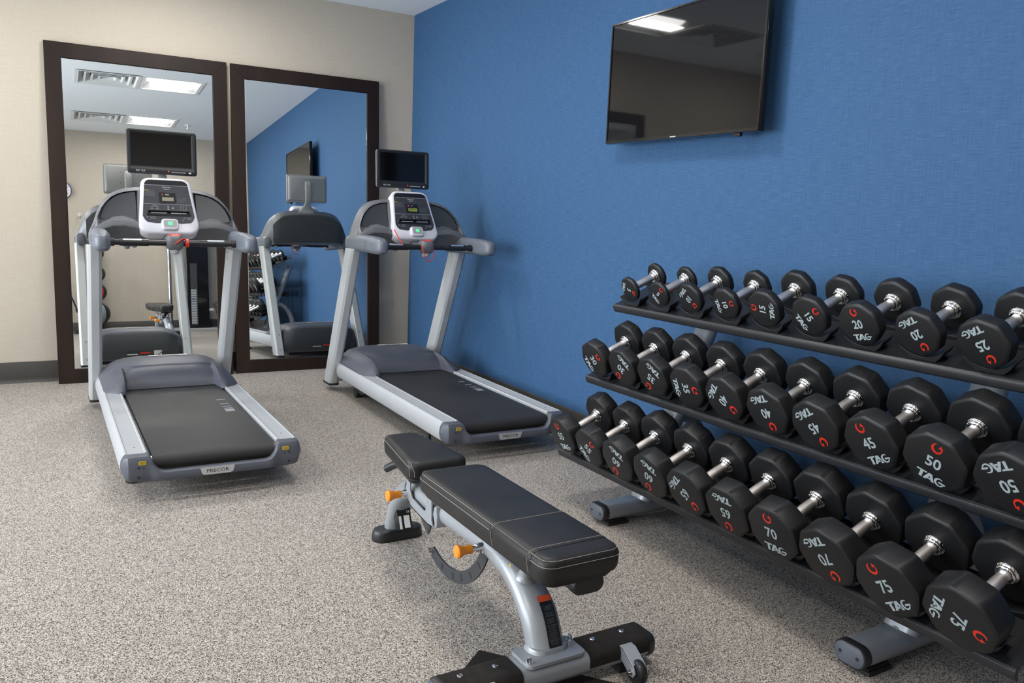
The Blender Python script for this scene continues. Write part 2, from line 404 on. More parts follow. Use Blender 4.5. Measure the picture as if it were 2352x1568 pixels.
b = B(); lathe(b, (0, 0, 0), (0, 0, -1), [(0, .04), (.006, .038), (.008, .012), (.03, .010), (.032, .004), (.05, .004)]); obj('escutcheon', b, 'troffer', t)
b = B(); lathe(b, (0, 0, -.05), (0, 0, -1), [(0, .004), (.002, .02), (.004, .02), (.005, .003)]); obj('deflector', b, 'chrome', t)

# ------------------------------------------------------------------ television
t = thing('wall_television', 'large flat black television mounted high on the blue wall', 'television', (0, -3.252, 1.895))
TW, TH = 1.022, .580; TX = -.100
fTV = plane((TX, -3.252, 1.895), (0, -1, 0), (0, 0, 1), (-1, 0, 0))
b = B(); prism(b, rrect(TW, TH, .004, 2), fTV, 0, -.028); obj('housing', b, 'gloss_black', t, world=True, bevel=.004, seg=3)
b = B(); o_ = rrect(TW, TH, .004, 2); i_ = [(x*(TW-.022)/TW, y*(TH-.026)/TH+.003) for x, y in o_]
loft(b, [[fTV(x, y, .0005) for x, y in o_], [fTV(x*.995, y*.993, .006) for x, y in o_], [fTV(x, y, .006) for x, y in i_], [fTV(x, y, .0012) for x, y in i_]], False)
obj('bezel', b, 'gloss_black', t, world=True, angle=50)
b = B(); flat_poly(b, i_, fTV, .0020); obj('screen', b, 'screen', t, world=True, flat=True)
b = B(); text(b, 'SAMSUNG', .0075, fTV, .0002, 1.1, d=.0066, at=(0.0, -TH/2+.0075)); obj('logo', b, 'white', t, world=True, flat=True)
b = B(); prism(b, rrect(.62, .36, .03, 4), fTV, -.028, -.058); obj('back_cover', b, 'matte_black', t, world=True, bevel=.006)
b = B(); prism(b, rrect(.42, .22, .01, 2), fTV, -.058, -.0985); obj('wall_bracket', b, 'matte_black', t, world=True, bevel=.003)
b = B(); prism(b, rrect(.035, .016, .004, 2), lambda x, y, d: fTV(x+.385, y-TH/2-.006, d), -.002, -.020); obj('sensor', b, 'gloss_black', t, world=True, bevel=.002)

# ------------------------------------------------------------------ treadmill (local: x across, y from the rear end toward the mirrors, z up)
def lerp(a, b, t): return a+(b-a)*t
def interp(x, tab):
    if x <= tab[0][0]: return tab[0][1]
    for (a, va), (b_, vb) in zip(tab[:-1], tab[1:]):
        if x <= b_: return lerp(va, vb, (x-a)/(b_-a))
    return tab[-1][1]
def sstep(a, b_, x):
    t = min(1, max(0, (x-a)/(b_-a))); return t*t*(3-2*t)
def make_treadmill():
    t = thing('treadmill', '', 'treadmill')
    # side rails
    for s in (-1, 1):
        b = B(); sec = [(.262, .105), (.262, .203), (.266, .2075), (.272, .2075), (.274, .2045), (.338, .2045), (.342, .207), (.347, .206), (.355, .199), (.3635, .182), (.3665, .16), (.3645, .135), (.357, .115), (.345, .105)]
        loft(b, [[(s*x, y, z) for x, z in sec] for y in (.012, .4, .9, 1.3, 1.655)]); r_ = obj('side_rail', b, 'alu', t, angle=25)
        b = B()
        for k in range(14): x = .279+k*.0042; box(b, min(s*x, s*(x+.0018)), max(s*x, s*(x+.0018)), .02, 1.25, .2044, .2052)
        obj('foot_grip', b, 'alu', r_, flat=True)
        b = B(); cyl(b, (s*.305, .10, .2045), (s*.305, .10, .2062), .0045, n=12); obj('screw', b, 'chrome', r_)
    # deck under the belt, belt, roller
    b = B(); box(b, -.2615, .2615, .03, 1.6, .135, .186); obj('deck', b, 'mid_black', t, bevel=.002)
    b = B(); cy_, cz, r = .006, .164, .031; prof = [(1.5, .1955), (1.0, .1955), (.5, .1955), (.03, .1955)]
    prof += [(cy_+(r)*math.cos(a)*1.0, cz+r*math.sin(a)) for a in [math.radians(90+15*k) for k in range(1, 13)]]
    prof += [(.1, .133), (1.5, .133)]
    loft(b, [[(x, y, z) for y, z in prof] for x in (-.2475, .2475)]); bl = obj('belt', b, 'belt', t, angle=40)
    b = B(); f = plane((0, 0, .1957), (1, 0, 0), (0, 1, 0), (0, 0, 1))
    for y, w in ((.899, .011), (.801, .010), (.741, .010), (.700, .011), (.672, .014), (.655, .012), (.638, .014)):
        rect2(b, .190, y, .044, w, f, .0003)
    obj('belt_mark', b, 'print', bl, flat=True)
    b = B()
    for s in (-1, 1): cyl(b, (s*.244, cy_+.004, cz), (s*.268, cy_+.004, cz), .0265, n=28)
    obj('roller', b, 'chrome', t)
    # rear bumper
    b = B()
    def capz(x):
        return interp(abs(x), [(0, .139), (.205, .139), (.225, .146), (.243, .166), (.252, .190), (.262, .2035), (.335, .2040), (.352, .199), (.361, .185), (.366, .16)])
    def capb(x): return interp(abs(x), [(0, .096), (.30, .096), (.335, .100), (.352, .110), (.362, .128), (.366, .15)])
    xs_ = [s*x for s in (-1,) for x in (.366, .364, .361, .356, .350, .34, .33, .30, .275, .264, .258, .252, .247, .241, .234, .225, .213, .2, .16, .08)]
    xs_ = xs_+[0]+[-x for x in reversed(xs_)]
    rings = []
    for x in xs_:
        zt, zb = capz(x), capb(x); e_ = sstep(.22, .268, abs(x)); yr = lerp(-.060, -.046, e_); ro = sstep(.33, .366, abs(x)); yr = lerp(yr, -.008, ro*ro)
        yf = lerp(-.030, .014, e_); zc = (zt+zb)/2; hh = zt-zb
        rings.append([(x, yf, zb), (x, yr+.014, zb), (x, yr+.004, zb+.12*hh), (x, yr, zb+.35*hh), (x, yr, zb+.62*hh), (x, yr+.003, zb+.86*hh), (x, yr+.010, zt-.0015), (x, yr+.017, zt), (x, yf, zt)])
    loft(b, rings); rc = obj('rear_bumper', b, 'hood', t, angle=38)
    fr = plane((0, -.0605, .118), (1, 0, 0), (0, 0, 1), (0, -1, 0))
    b = B(); flat_poly(b, [(-.070, .018), (.070, .018), (.062, -.010), (.052, -.014), (-.052, -.014), (-.062, -.010)], fr, .0008); n_ = obj('nameplate', b, 'plate', rc, flat=True)
    b = B(); text(b, 'PRECOR', .021, fr, .0002, 1.15, d=.0012, at=(0, .001)); obj('lettering', b, 'panel', n_, flat=True)
    b = B()
    for s in (-1, 1): prism(b, rrect(.028, .016, .003, 2), lambda x, y, d: (s*.288+x, -.0465-d, .179+y), 0, .0008)
    pieces('warning_label', b, 'yellow', rc)
    b = B()
    for s in (-1, 1):
        for x, z, r in ((.302, .160, .0045), (.284, .158, .003), (.303, .118, .0045)): cyl(b, (s*x, -.040, z), (s*x, -.0468, z), r, n=12)
        for k in range(3): rect2(b, s*.288, .183-.004*k, .022, .0014, plane((0, -.0474, 0), (1, 0, 0), (0, 0, 1), (0, -1, 0)))
    obj('bolt_hole', b, 'matte_black', rc)
    # underside: cross frame, feet, front wheels
    b = B(); box(b, -.30, .30, .12, .16, .07, .105); box(b, -.30, .30, 1.30, 1.36, .06, .105)
    for s in (-1, 1): box(b, s*.22-.025, s*.22+.025, .1, 1.62, .075, .105)
    box(b, -.26, .26, 1.42, 1.74, .045, .12); obj('under_frame', b, 'matte_black', t, bevel=.003)
    for s in (-1, 1):
        b = B(); lathe(b, (s*.30, .28, .0), (0, 0, 1), [(0, .028), (.012, .028), (.02, .016), (.05, .012), (.105, .010)]); obj('foot', b, 'matte_black', t)
        b = B(); cyl(b, (s*.27-.02, 1.50, .035), (s*.27+.02, 1.50, .035), .035, n=24); box(b, s*.27-.014, s*.27+.014, 1.38, 1.52, .04, .075); obj('wheel', b, 'matte_black', t, bevel=.002)
    # uprights
    def upsec(cx, cy_, z, s, k=1.):
        w, d, c = .034, .070, .014
        P_ = [(w, -d+c), (w, d-c), (w-c, d), (-w+c*.4, d), (-w, d-c*.4), (-w, -d+c), (-w+c, -d), (w-c, -d)]
        return [(cx+x*s*k, cy_+y*k, z) for x, y in P_]
    for s in (-1, 1):
        b = B(); loft(b, [upsec(s*.360, lerp(1.79, 1.352, (z-.055)/.93), z, s) for z in (.055, .3, .6, .985)])
        u_ = obj('upright', b, 'upright', t, bevel=.003, angle=20)
        b = B(); xi = s*.3255
        for z, dy in ((.955, -.02), (.955, .022), (.915, -.005)): yc = lerp(1.79, 1.352, (z-.055)/.93)+dy; cyl(b, (xi, yc, z), (xi-s*.003, yc, z), .006, n=12)
        for z in (.09, .19): yc = lerp(1.79, 1.352, (z-.055)/.93)+.01; cyl(b, (s*.394, yc, z), (s*.396, yc, z), .005, n=12)
        yc = lerp(1.79, 1.352, .03)
        for z in (.10, .23):
            yc = lerp(1.79, 1.352, (z-.055)/.93)+.0725; cyl(b, (s*.352, yc-.003, z), (s*.352, yc+.003, z), .006, n=12)
        pieces('bolt', b, 'steel', u_)
        b = B(); prism(b, rrect(.07, .15, .012, 3), lambda x, y, d: (s*.360+x, 1.795+y, d), .042, .055); obj('upright_base', b, 'matte_black', t)
    # motor hood
    b = B(); xsh = [-.347, -.342, -.33, -.31, -.29, -.27, -.258, -.249, -.245, -.241, -.237, -.233, -.229, -.225, -.21, -.18, -.14, -.07, 0]; xsh = xsh+[-x for x in reversed(xsh[:-1])]
    rings = []
    for x in xsh:
        a = abs(x)
        ztop = interp(a, [(0, .314), (.14, .312), (.20, .307), (.25, .295), (.29, .275), (.32, .250), (.347, .222)])
        w_ = sstep(.228, .246, a)
        yr = lerp(1.285, interp(a, [(.245, 1.165), (.268, 1.155), (.30, 1.17), (.347, 1.22)]), w_)
        ytop = interp(a, [(0, 1.44), (.2, 1.44), (.27, 1.47), (.347, 1.52)])
        ring = [(x, yr, .198)]; zin = lerp(ztop-.012, ztop, w_)
        for k in range(1, 9):
            q = k/8
            yc, zc_ = lerp(yr, ytop-.035, .75*q**2.2+.25*q), .198+(zin-.198)*(q*.45+.55*math.sin(q*PI/2))
            yw, zw = lerp(yr, ytop, 1-math.cos(q*PI/2)), .198+(zin-.198)*math.sin(q*PI/2)
            ring.append((x, lerp(yc, yw, w_), lerp(zc_, zw, w_)))
        yfr = interp(a, [(0, 1.80), (.25, 1.795), (.347, 1.74)])
        ring += [(x, lerp(ytop-.030, ytop+.012, w_), lerp(ztop-.006, ztop+.001, w_)), (x, lerp(ytop-.015, ytop+.02, w_), ztop), (x, 1.60, ztop+.003), (x, 1.70, ztop-.002), (x, yfr-.03, ztop-.020), (x, yfr-.008, ztop-.055), (x, yfr+.012, .16), (x, yfr+.014, .075), (x, yfr-.04, .07), (x, yr+.1, .196)]
        rings.append(ring)
    loft(b, rings); hd = obj('motor_hood', b, 'hood', t, angle=28)
    b = B(); rings = []
    for x in [-.29+.58*k/24 for k in range(25)]:
        a = abs(x); top = .278-.03*sstep(.20, .29, a)
        rings.append([(x, 1.808, .085), (x, 1.818, .085), (x, 1.817, .15), (x, 1.806-.02*sstep(.24, .29, a), top-.03), (x, 1.79-.02*sstep(.24, .29, a), top)])
    loft(b, rings); obj('front_cover', b, 'backgrey', hd, angle=40)
    b = B(); fb = plane((0, 1.8185, .115), (-1, 0, 0), (0, 0, 1), (0, 1, 0))
    rect2(b, -.05, .01, .07, .035, fb, .001, 0); rect2(b, -.05, .013, .07, .012, fb, .0014, 1); rect2(b, .04, .012, .085, .032, fb, .001, 0); rect2(b, .04, .004, .075, .007, fb, .0014, 2); rect2(b, -.14, .012, .055, .036, fb, .001, 2)
    obj('rating_label', b, ['panel', 'red', 'white'], hd, flat=True)
    b = B(); ft = plane((.03, 1.655, .3150), (-1, 0, 0), (0, -1, .02), (0, 0, 1)); flat_poly(b, rrect(.22, .03, .008, 3), ft, .002); text(b, 'PRECOR', .026, ft, .0004, 1.2, mi=1, d=.0026)
    obj('top_label', b, ['white', 'panel'], hd, flat=True)
    b = B(); sweep(b, smooth_path([(.12, 1.82, .09), (.16, 1.86, .13), (.20, 1.87, .15), (.24, 1.86, .10), (.25, 1.84, .02), (.20, 1.84, .006), (.08, 1.83, .006)], 6), circ(8, .0035)); obj('power_cord', b, 'backgrey', t)
    # console housing (arch with storage trays)
    ZT = [(0, 1.300), (.10, 1.299), (.157, 1.296), (.205, 1.288), (.24, 1.276), (.272, 1.258), (.30, 1.230), (.322, 1.200), (.340, 1.160), (.352, 1.125), (.366, 1.088), (.380, 1.062)]
    xb = [-.380, -.375, -.368, -.360, -.352, -.346, -.340, -.331, -.322, -.311, -.30, -.286, -.272, -.256, -.24, -.22, -.2, -.18, -.165, -.157, -.150, -.14, -.12, -.08, -.04, 0]; xb = xb+[-x for x in reversed(xb[:-1])]
    b = B(); rings = []
    for x in xb:
        a = abs(x); zt = interp(a, ZT); zb = interp(a, [(0, 1.005), (.25, 1.005), (.31, .985), (.35, .965), (.38, .975)])
        lip = interp(a, [(0, 1.058), (.10, 1.060), (.16, 1.088), (.22, 1.096), (.27, 1.094), (.316, 1.078), (.36, 1.055), (.38, 1.05)])
        h = zt-zb; ins = sstep(.345, .330, a)*sstep(.143, .150, a)*.045
        lean = lambda z: .42*(z-1.0)
        yo = 1.235; back = interp(a, [(0, 1.50), (.30, 1.50), (.36, 1.44), (.38, 1.40)])
        ztt = min(lip+.030, zt-.01); zt2 = max(zt-.022, ztt+.002)
        ring = [(x, yo+.075, zb), (x, yo+.060, lerp(zb, lip, .3)), (x, yo+.022, lerp(zb, lip, .75)), (x, yo+.004, lip-.004), (x, yo+.004, lip+.004), (x, yo+.012, ztt-.004), (x, yo+.015+ins, ztt), (x, yo+.03+ins+lean(zt2)-.035, zt2),
                (x, yo+lean(zt)-.012, zt2+.004), (x, yo+lean(zt), zt-.004), (x, yo+lean(zt)+.012, zt), (x, min(back, yo+lean(zt)+.10), zt-.002), (x, back, lerp(zb, zt, .8)-.01), (x, back+.005, lerp(zb, zt, .5)), (x, back-.02, zb+.01)]
        rings.append(ring)
    loft(b, rings); hs = obj('console_housing', b, 'body', t, angle=33)
    # tray liners
    for s in (-1, 1):
        b = B(); P_ = [(.153, 1.128), (.153, 1.272), (.18, 1.268), (.205, 1.262), (.235, 1.252), (.262, 1.236), (.288, 1.212), (.308, 1.182), (.322, 1.148), (.326, 1.130), (.318, 1.124), (.22, 1.118), (.16, 1.122)]
        yy = lambda z: 1.296+(z-1.118)*.40
        n_ = len(P_); vs = [b.verts.new((s*x, yy(z), z)) for x, z in P_]; b.faces.new(vs); vt = [b.verts.new((s*x, yy(z)+.02, z)) for x, z in P_]
        for i in range(n_): b.faces.new((vs[i], vs[(i+1) % n_], vt[(i+1) % n_], vt[i]))
        obj('storage_tray', b, 'tray', t)
    b = B(); rings = []
    for x in [-.31+.62*k/30 for k in range(31)]:
        a = abs(x); zt = interp(a, ZT)-.035-.01*sstep(.2, .31, a); zt = max(zt, 1.06); y0 = 1.506-.008*sstep(.27, .31, a)
        rings.append([(x, y0-.05, 1.02), (x, y0+.007, 1.02), (x, y0+.012, lerp(1.02, zt, .5)), (x, y0-.0, zt-.01), (x, y0-.03, zt)])
    loft(b, rings); bk = obj('rear_shell', b, 'backgrey', t, angle=40)
    b = B(); fk = plane((0, 1.487, 1.282), (-1, 0, 0), (0, -.35, 1), (0, 1, 0)); text(b, 'PRECOR', .034, fk, .0005, 1.15, d=.004, at=(.02, 0)); obj('lettering', b, 'paleplastic', bk, flat=True)
    # arm pods
    for s in (-1, 1):
        b = B(); rings = []
        for y, w, h, z, cx in ((1.475, .012, .02, 1.02, .345), (1.465, .032, .045, 1.015, .345), (1.40, .037, .052, 1.018, .346), (1.25, .039, .052, 1.024, .345), (1.10, .040, .051, 1.026, .344), (.98, .041, .050, 1.024, .347), (.91, .039, .047, 1.022, .349), (.875, .033, .040, 1.021, .350), (.858, .022, .030, 1.020, .350), (.853, .008, .012, 1.020, .350)):
            rings.append([(s*cx+s*x*1.0, y, z+zz) for x, zz in [(px*w/.5, pz*h/.5) for px, pz in rrect(1, 1, .34, 5)]])
        loft(b, rings); pd = obj('arm_pod', b, 'pod', t, angle=40)
        b = B(); fp = plane((s*.3865, 1.10, 1.03), (0, -s*-1., 0), (0, 0, 1), (s, 0, 0)); prism(b, rrect(.06, .035, .008, 3), fp, -.004, .0012); obj('badge', b, 'pod', pd, bevel=.0006)
    # handlebar
    b = B(); cyl(b, (-.33, 1.05, 1.015), (.33, 1.05, 1.015), .0155, n=28); hb = obj('handlebar', b, 'mid_black', t)
    for s in (-1, 1):
        b = B(); cyl(b, (s*.125, 1.05, 1.015), (s*.262, 1.05, 1.015), .0185, n=28); cyl(b, (s*.285, 1.05, 1.015), (s*.322, 1.05, 1.015), .0205, n=24); obj('grip', b, 'mid_black', hb, bevel=.0015)
        b = B(); n = 6; loft(b, [[(x, 1.05+.0192*math.cos(q), 1.015+.0192*math.sin(q)) for q in [math.radians(95+50*k/n) for k in range(n+1)]] for x in (s*.160, s*.245)], False, closed=False)
        obj('pulse_sensor', b, 'hotmetal', hb)
    # stop switch housing
    b = B(); rings = [[(x*w, 1.06+y*d, z) for x, y in rrect(2, 2, .7, 4)] for z, w, d in ((.978, .026, .022), (.984, .036, .030), (1.0, .043, .040), (1.02, .045, .046), (1.04, .042, .046), (1.052, .036, .038), (1.055, .028, .028))]
    loft(b, rings); box(b, -.03, .03, 1.08, 1.30, 1.0, 1.04); st = obj('stop_switch', b, 'body', t, angle=40)
    b = B(); fs = plane((0, 1.040, 1.0555), (1, 0, 0), (0, .85, .25), (0, -.3, 1)); prism(b, rrect(.056, .030, .006, 3), fs, -.004, .003); rs = obj('stop_button', b, 'red', st, bevel=.001)
    b = B(); text(b, 'STOP', .009, fs, .0003, 1.1, d=.0034, at=(0, -.004)); obj('lettering', b, 'white', rs, flat=True)
    b = B(); lathe(b, (0, 1.06, .982), (0, 0, -1), [(0, .026), (.010, .024), (.022, .020), (.026, .012)]); obj('clip_socket', b, 'paleplastic', st)
    b = B(); lathe(b, (-.19, 1.09, 1.004), (0, 0, -1), [(0, .016), (.014, .014), (.018, .008)]); obj('cable_guide', b, 'paleplastic', hb)
    # display console
    yb, zb, yt, zt = 1.205, 1.052, 1.365, 1.348
    ez = Vector((0, yt-yb, zt-zb)); Lc = ez.length; ez.normalize(); en = Vector((1, 0, 0)).cross(ez)
    fc = plane((0, yb, zb), (1, 0, 0), ez, en)      # +d toward the runner
    def outline(g, r=.045):
        wb, wt = .150-g, .127-g; y0, y1 = g, Lc-g; P_ = []
        for cx, cy_, a0 in ((wt-r, y1-r, 0), (-(wt-r), y1-r, 90), (-(wb-r*1.2), y0+r*1.2, 180), (wb-r*1.2, y0+r*1.2, 270)):
            rr = r if a0 < 180 else r*1.2
            for i in range(7): q = math.radians(a0+90*i/6); P_.append((cx+rr*math.cos(q), cy_+rr*math.sin(q)))
        return P_
    b = B(); o1 = outline(0)
    loft(b, [[fc(x, y, -.055) for x, y in o1], [fc(x, y, .004) for x, y in o1], [fc(x, y, .012) for x, y in outline(.004)], [fc(x, y, .0145) for x, y in outline(.010)]])
    cs = obj('display_console', b, 'bezel', t, angle=45)
    P_ = [(x, max(y, .072)) for x, y in outline(.017, .035)]
    bot = [(-.100, .062), (-.045, .058), (-.040, .075), (-.034, .082), (.034, .082), (.040, .075), (.045, .058), (.100, .062)]
    wbot = .150-.017
    P2 = [q for q in outline(.017, .032) if q[1] > .12] + [(-wbot+.003, .100), (-wbot+.012, .078), (-.108, .064)]+[(-.060, .058), (-.044, .060), (-.039, .078), (-.030, .083), (.030, .083), (.039, .078), (.044, .060), (.060, .058)]+[(.108, .064), (wbot-.012, .078), (wbot-.003, .100)]
    b = B(); prism(b, P2, fc, .0135, .0158); pn = obj('control_panel', b, 'panel', cs)
    b = B(); prism(b, [q for q in outline(.0175, .032) if q[1] > Lc-.052]+[(-.1105, Lc-.048), (.1105, Lc-.048)], fc, .0150, .0164); obj('top_band', b, 'panel_band', pn)
    b = B(); rect2(b, 0, Lc-.0495, .222, .0022, fc, .0168); rect2(b, 0, .172, .243, .0016, fc, .0168)
    text(b, 'PRECOR', .0095, fc, .0003, 1.2, d=.0168, at=(.0, Lc-.062))
    rect2(b, .0, Lc-.073, .028, .0035, fc, .0168)
    for k in range(2): rect2(b, -.083+.002*k, Lc-.083-.004*k, .03, .0012, fc, .0168, 1)
    for r_, n in ((0, 2), (1, 2)):
        for c_ in range(n): prism(b, rrect(.018, .006, .002, 2), lambda x, y, d: fc(-.080+c_*.026+x, .155-r_*.010+y, d), .0158, .0168, 1)
    rect2(b, -.066, .164, .022, .0018, fc, .0168); rect2(b, -.052, .136, .016, .0018, fc, .0168)
    for y in (.157, .143): cyl(b, fc(0, y, .0158), fc(0, y, .0169), .0062, n=14, mi=1)
    for y in (.157, .143): rect2(b, 0, y, .003, .003, fc, .0172)
    cyl(b, fc(.023, .150, .0158), fc(.023, .150, .0169), .0072, n=16, mi=1); rect2(b, .023, .150, .006, .0012, fc, .0172)
    for i in range(3):
        for j in range(4): cyl(b, fc(.064+i*.0135, .164-j*.0095, .0158), fc(.064+i*.0135, .164-j*.0095, .0168), .0033, n=8, mi=1)
    for k in range(3): rect2(b, -.080, .096-.0055*k, .030-.006*(k % 2), .0014, fc, .0168); rect2(b, .100, .096-.0055*k, .026-.005*(k % 2), .0014, fc, .0168)
    for x in (-.108, .078): cyl(b, fc(x, .093, .0158), fc(x, .093, .0168), .0055, n=12, mi=1)
    cyl(b, fc(.070, .078, .0158), fc(.070, .078, .0168), .0055, n=12, mi=1); rect2(b, .090, .213, .020, .002, fc, .0168, 1)
    obj('printed_keys', b, ['print', 'body'], pn, flat=True)
    b = B()
    for k in range(6): rect2(b, -.086+(.003 if k == 5 else 0), .246-.0052*k, .054-(.008 if k == 5 else 0), .0016, fc, .0167)
    obj('small_print', b, 'body', pn, flat=True)
    b = B(); rect2(b, -.102, .254, .022, .003, fc, .0168); obj('warning_heading', b, 'yellow', pn, flat=True)
    b = B(); prism(b, rrect(.084, .062, .005, 3), lambda x, y, d: fc(.0+x, .212+y, d), .0155, .0172); obj('display_window', b, 'panel_band', pn)
    b = B(); prism(b, rrect(.040, .028, .004, 3), lambda x, y, d: fc(.071+x, .200+y, d), .0155, .0164); obj('sensor_field', b, 'tray', pn)
    b = B(); cyl(b, fc(-.024, .230, .0165), fc(-.024, .230, .0182), .0022, n=10); obj('indicator_light', b, 'redled', pn)
    # reading rack ledge
    b = B(); prism(b, [(-.112, .108), (-.104, .128), (.104, .128), (.112, .108), (.104, .103), (-.104, .103)], fc, .014, .020)
    prism(b, [(-.100, .124), (.100, .124), (.104, .1295), (-.104, .1295)], fc, .018, .034); rk = obj('reading_rack', b, 'gloss_black', cs, bevel=.0012)
    b = B()
    for s in (-1, 1): rect2(b, s*.050, .1175, .078, .005, fc, .0206)
    obj('slot', b, 'print', rk, flat=True)
    # start pad
    b = B(); pr = lambda g: [(x, .046+y) for x, y in rrect(.086-g, .066-g, .016, 4)]
    loft(b, [[fc(x, y, .008) for x, y in pr(0)], [fc(x, y, .030) for x, y in pr(.002)], [fc(x, y, .035) for x, y in pr(.008)], [fc(x, y, .0365) for x, y in pr(.014)]]); sp_ = obj('start_pad', b, 'bezel', cs, angle=45)
    b = B(); flat_poly(b, [(x, .048+y) for x, y in rrect(.066, .046, .009, 3)], fc, .0370); obj('keypad', b, 'paleplastic', sp_, flat=True)
    b = B(); prism(b, rrect(.022, .018, .003, 3), lambda x, y, d: fc(x, .048+y, d), .0365, .0385); obj('start_button', b, 'green', sp_)
    b = B()
    for s in (-1, 1):
        for y in (.037, .048, .059): prism(b, rrect(.007, .0045, .001, 2), lambda x, yy, d: fc(s*.023+x, y+yy, d), .0370, .0380)
    pieces('key', b, 'print', sp_)
    # personal viewing screen on its arm
    b = B(); rings = []
    for y, z, w, d in ((1.44, 1.27, .075, .03), (1.445, 1.30, .068, .028), (1.45, 1.325, .05, .022), (1.47, 1.345, .026, .014), (1.497, 1.37, .024, .012), (1.512, 1.40, .026, .010), (1.515, 1.50, .028, .010), (1.512, 1.545, .026, .008), (1.508, 1.552, .015, .004)):
        rings.append([(x*w, y+yy*d, z) for x, yy in rrect(2, 2, .7, 4)])
    loft(b, rings); obj('screen_arm', b, 'paleplastic', t, angle=45)
    fsn = plane((0, 1.450, 1.4925), (1, 0, 0), (0, .06, 1), (0, -1, .06))
    SW, SH = .358, .238
    b = B(); rr = lambda g, r: rrect(SW-g, SH-g, r, 4)
    loft(b, [[fsn(x, y, -.047) for x, y in rr(.05, .012)], [fsn(x, y, -.040) for x, y in rr(.030, .012)], [fsn(x, y, -.026) for x, y in rr(.026, .012)], [fsn(x, y, -.024) for x, y in rr(.002, .014)], [fsn(x, y, -.010) for x, y in rr(0, .014)]])
    sb = obj('screen_back', b, 'paleplastic', t, angle=35)
    b = B()
    for k in range(22): rect2(b, -.105+k*.010, .094, .004, .006, fsn, -.0412)
    for k in range(9):
        for s in (-1, 1): rect2(b, s*(.075+k*.005)+ (0), -.086, .003, .012, fsn, -.0412)
    for x, y in ((-.165, .09), (-.165, -.03), (-.155, -.10), (.165, .09), (.165, 0), (.165, -.1), (-.04, .112), (.06, .112)): cyl(b, fsn(x, y, -.025), fsn(x, y, -.0265), .003, n=8)
    for x, y in ((-.055, .05), (.055, .05), (-.055, -.03), (.055, -.03)): cyl(b, fsn(x, y, -.046), fsn(x, y, -.0485), .003, n=8)
    obj('vent_slots', b, 'matte_black', sb, flat=True)
    b = B(); inn = [(x, y+.013) for x, y in rrect(SW-.052, SH-.062, .002, 4)]
    o0 = rr(0, .014)
    loft(b, [[fsn(x, y, -.012) for x, y in o0], [fsn(x, y, -.002) for x, y in o0], [fsn(x, y, 0) for x, y in rr(.006, .012)], [fsn(x, y, 0) for x, y in [(x, y+.013) for x, y in rrect(SW-.034, SH-.044, .002, 4)]], [fsn(x, y, -.006) for x, y in inn]], False)
    sbz = obj('screen_bezel', b, 'mid_black', t, angle=35)
    b = B(); flat_poly(b, inn, fsn, -.0058); obj('screen_panel', b, 'screen', t, flat=True)
    b = B()
    for k in range(6): prism(b, rrect(.010, .005, .001, 2), lambda x, y, d: fsn(.050+k*.0125+x, -.104+y, d), 0, .0005)
    for k in range(4): prism(b, rrect(.0085, .005, .001, 2), lambda x, y, d: fsn(-.133+k*.0115+(.004 if k > 1 else 0)+x, -.101+y, d), 0, .0005)
    for k in range(2): rect2(b, -.127+k*.028, -.1065, .014, .0018, fsn, .0006)
    obj('screen_buttons', b, 'print', sbz, flat=True)
    b = B(); rect2(b, .141, -.104, .012, .008, fsn, .0006); obj('headphone_icon', b, 'white', sbz, flat=True)
    b = B(); cyl(b, fsn(.030, -.100, 0), fsn(.030, -.100, .001), .0025, n=10); obj('power_light', b, 'redled', sbz)
    return t, pn, fc
tm1, pn1, fcT = make_treadmill()
tm1['label'] = 'grey treadmill on the left in front of the wide mirror, its screen dark'; tm1['group'] = 'treadmills facing the mirrors'
tm2 = copy_tree(tm1)
tm2['label'] = 'grey treadmill beside the blue wall with a red cord hanging from its handlebar'
tm1.location = (-2.0, -2.65, 0); tm2.location = (-.574, -2.65, 0); tm2.rotation_euler = (0, 0, -.007)
def find_part(root, base):
    for c in root.children_recursive:
        if c.name.split('.')[0] == base: return c
p1, p2 = find_part(tm1, 'control_panel'), find_part(tm2, 'control_panel')
for p_, mm in ((p1, 'lcd_off'), (p2, 'lcd_lit')):
    b = B(); prism(b, rrect(.058, .022, .001, 1), lambda x, y, d: fcT(.002+x, .203+y, d), .0168, .0178); o_ = obj('lcd_display', b, mm, p_)
    b = B(); prism(b, rrect(.020, .008, .001, 1), lambda x, y, d: fcT(.0+x, .2305+y, d), .0168, .0178); obj('small_display', b, mm if p_ is p1 else 'tray', p_)
    if p_ is p2:
        b = B(); text(b, 'PRO', .021, fcT, .0004, 1.25, d=.0181, at=(.0, .203)); obj('display_text', b, 'lcd_text', p_, flat=True)
# red safety cords
b = B(); cyl(b, (.050, 1.05, 1.015), (.068, 1.05, 1.015), .0215, n=24); c1 = obj('safety_clip', b, 'red', tm1, bevel=.002)
b = B(); sweep(b, smooth_path([(.052, 1.03, 1.032), (.035, 1.015, 1.038), (.015, 1.008, 1.026), (-.003, 1.01, 1.012)], 6), circ(8, .003)); obj('safety_cord', b, 'red', tm1)
b = B(); sweep(b, smooth_path([(-.045, 1.035, 1.030), (-.035, 1.02, 1.0), (-.022, 1.02, .955), (0, 1.03, .932), (.025, 1.035, .935), (.038, 1.035, .965), (.045, 1.03, 1.005)], 6), circ(8, .0026)); obj('safety_cord', b, 'red', tm2)
b = B(); sweep(b, smooth_path([(-.155, 1.20, 1.115), (-.150, 1.15, 1.075), (-.143, 1.085, 1.032)], 6), circ(8, .0032)); obj('safety_cord', b, 'red', tm2)

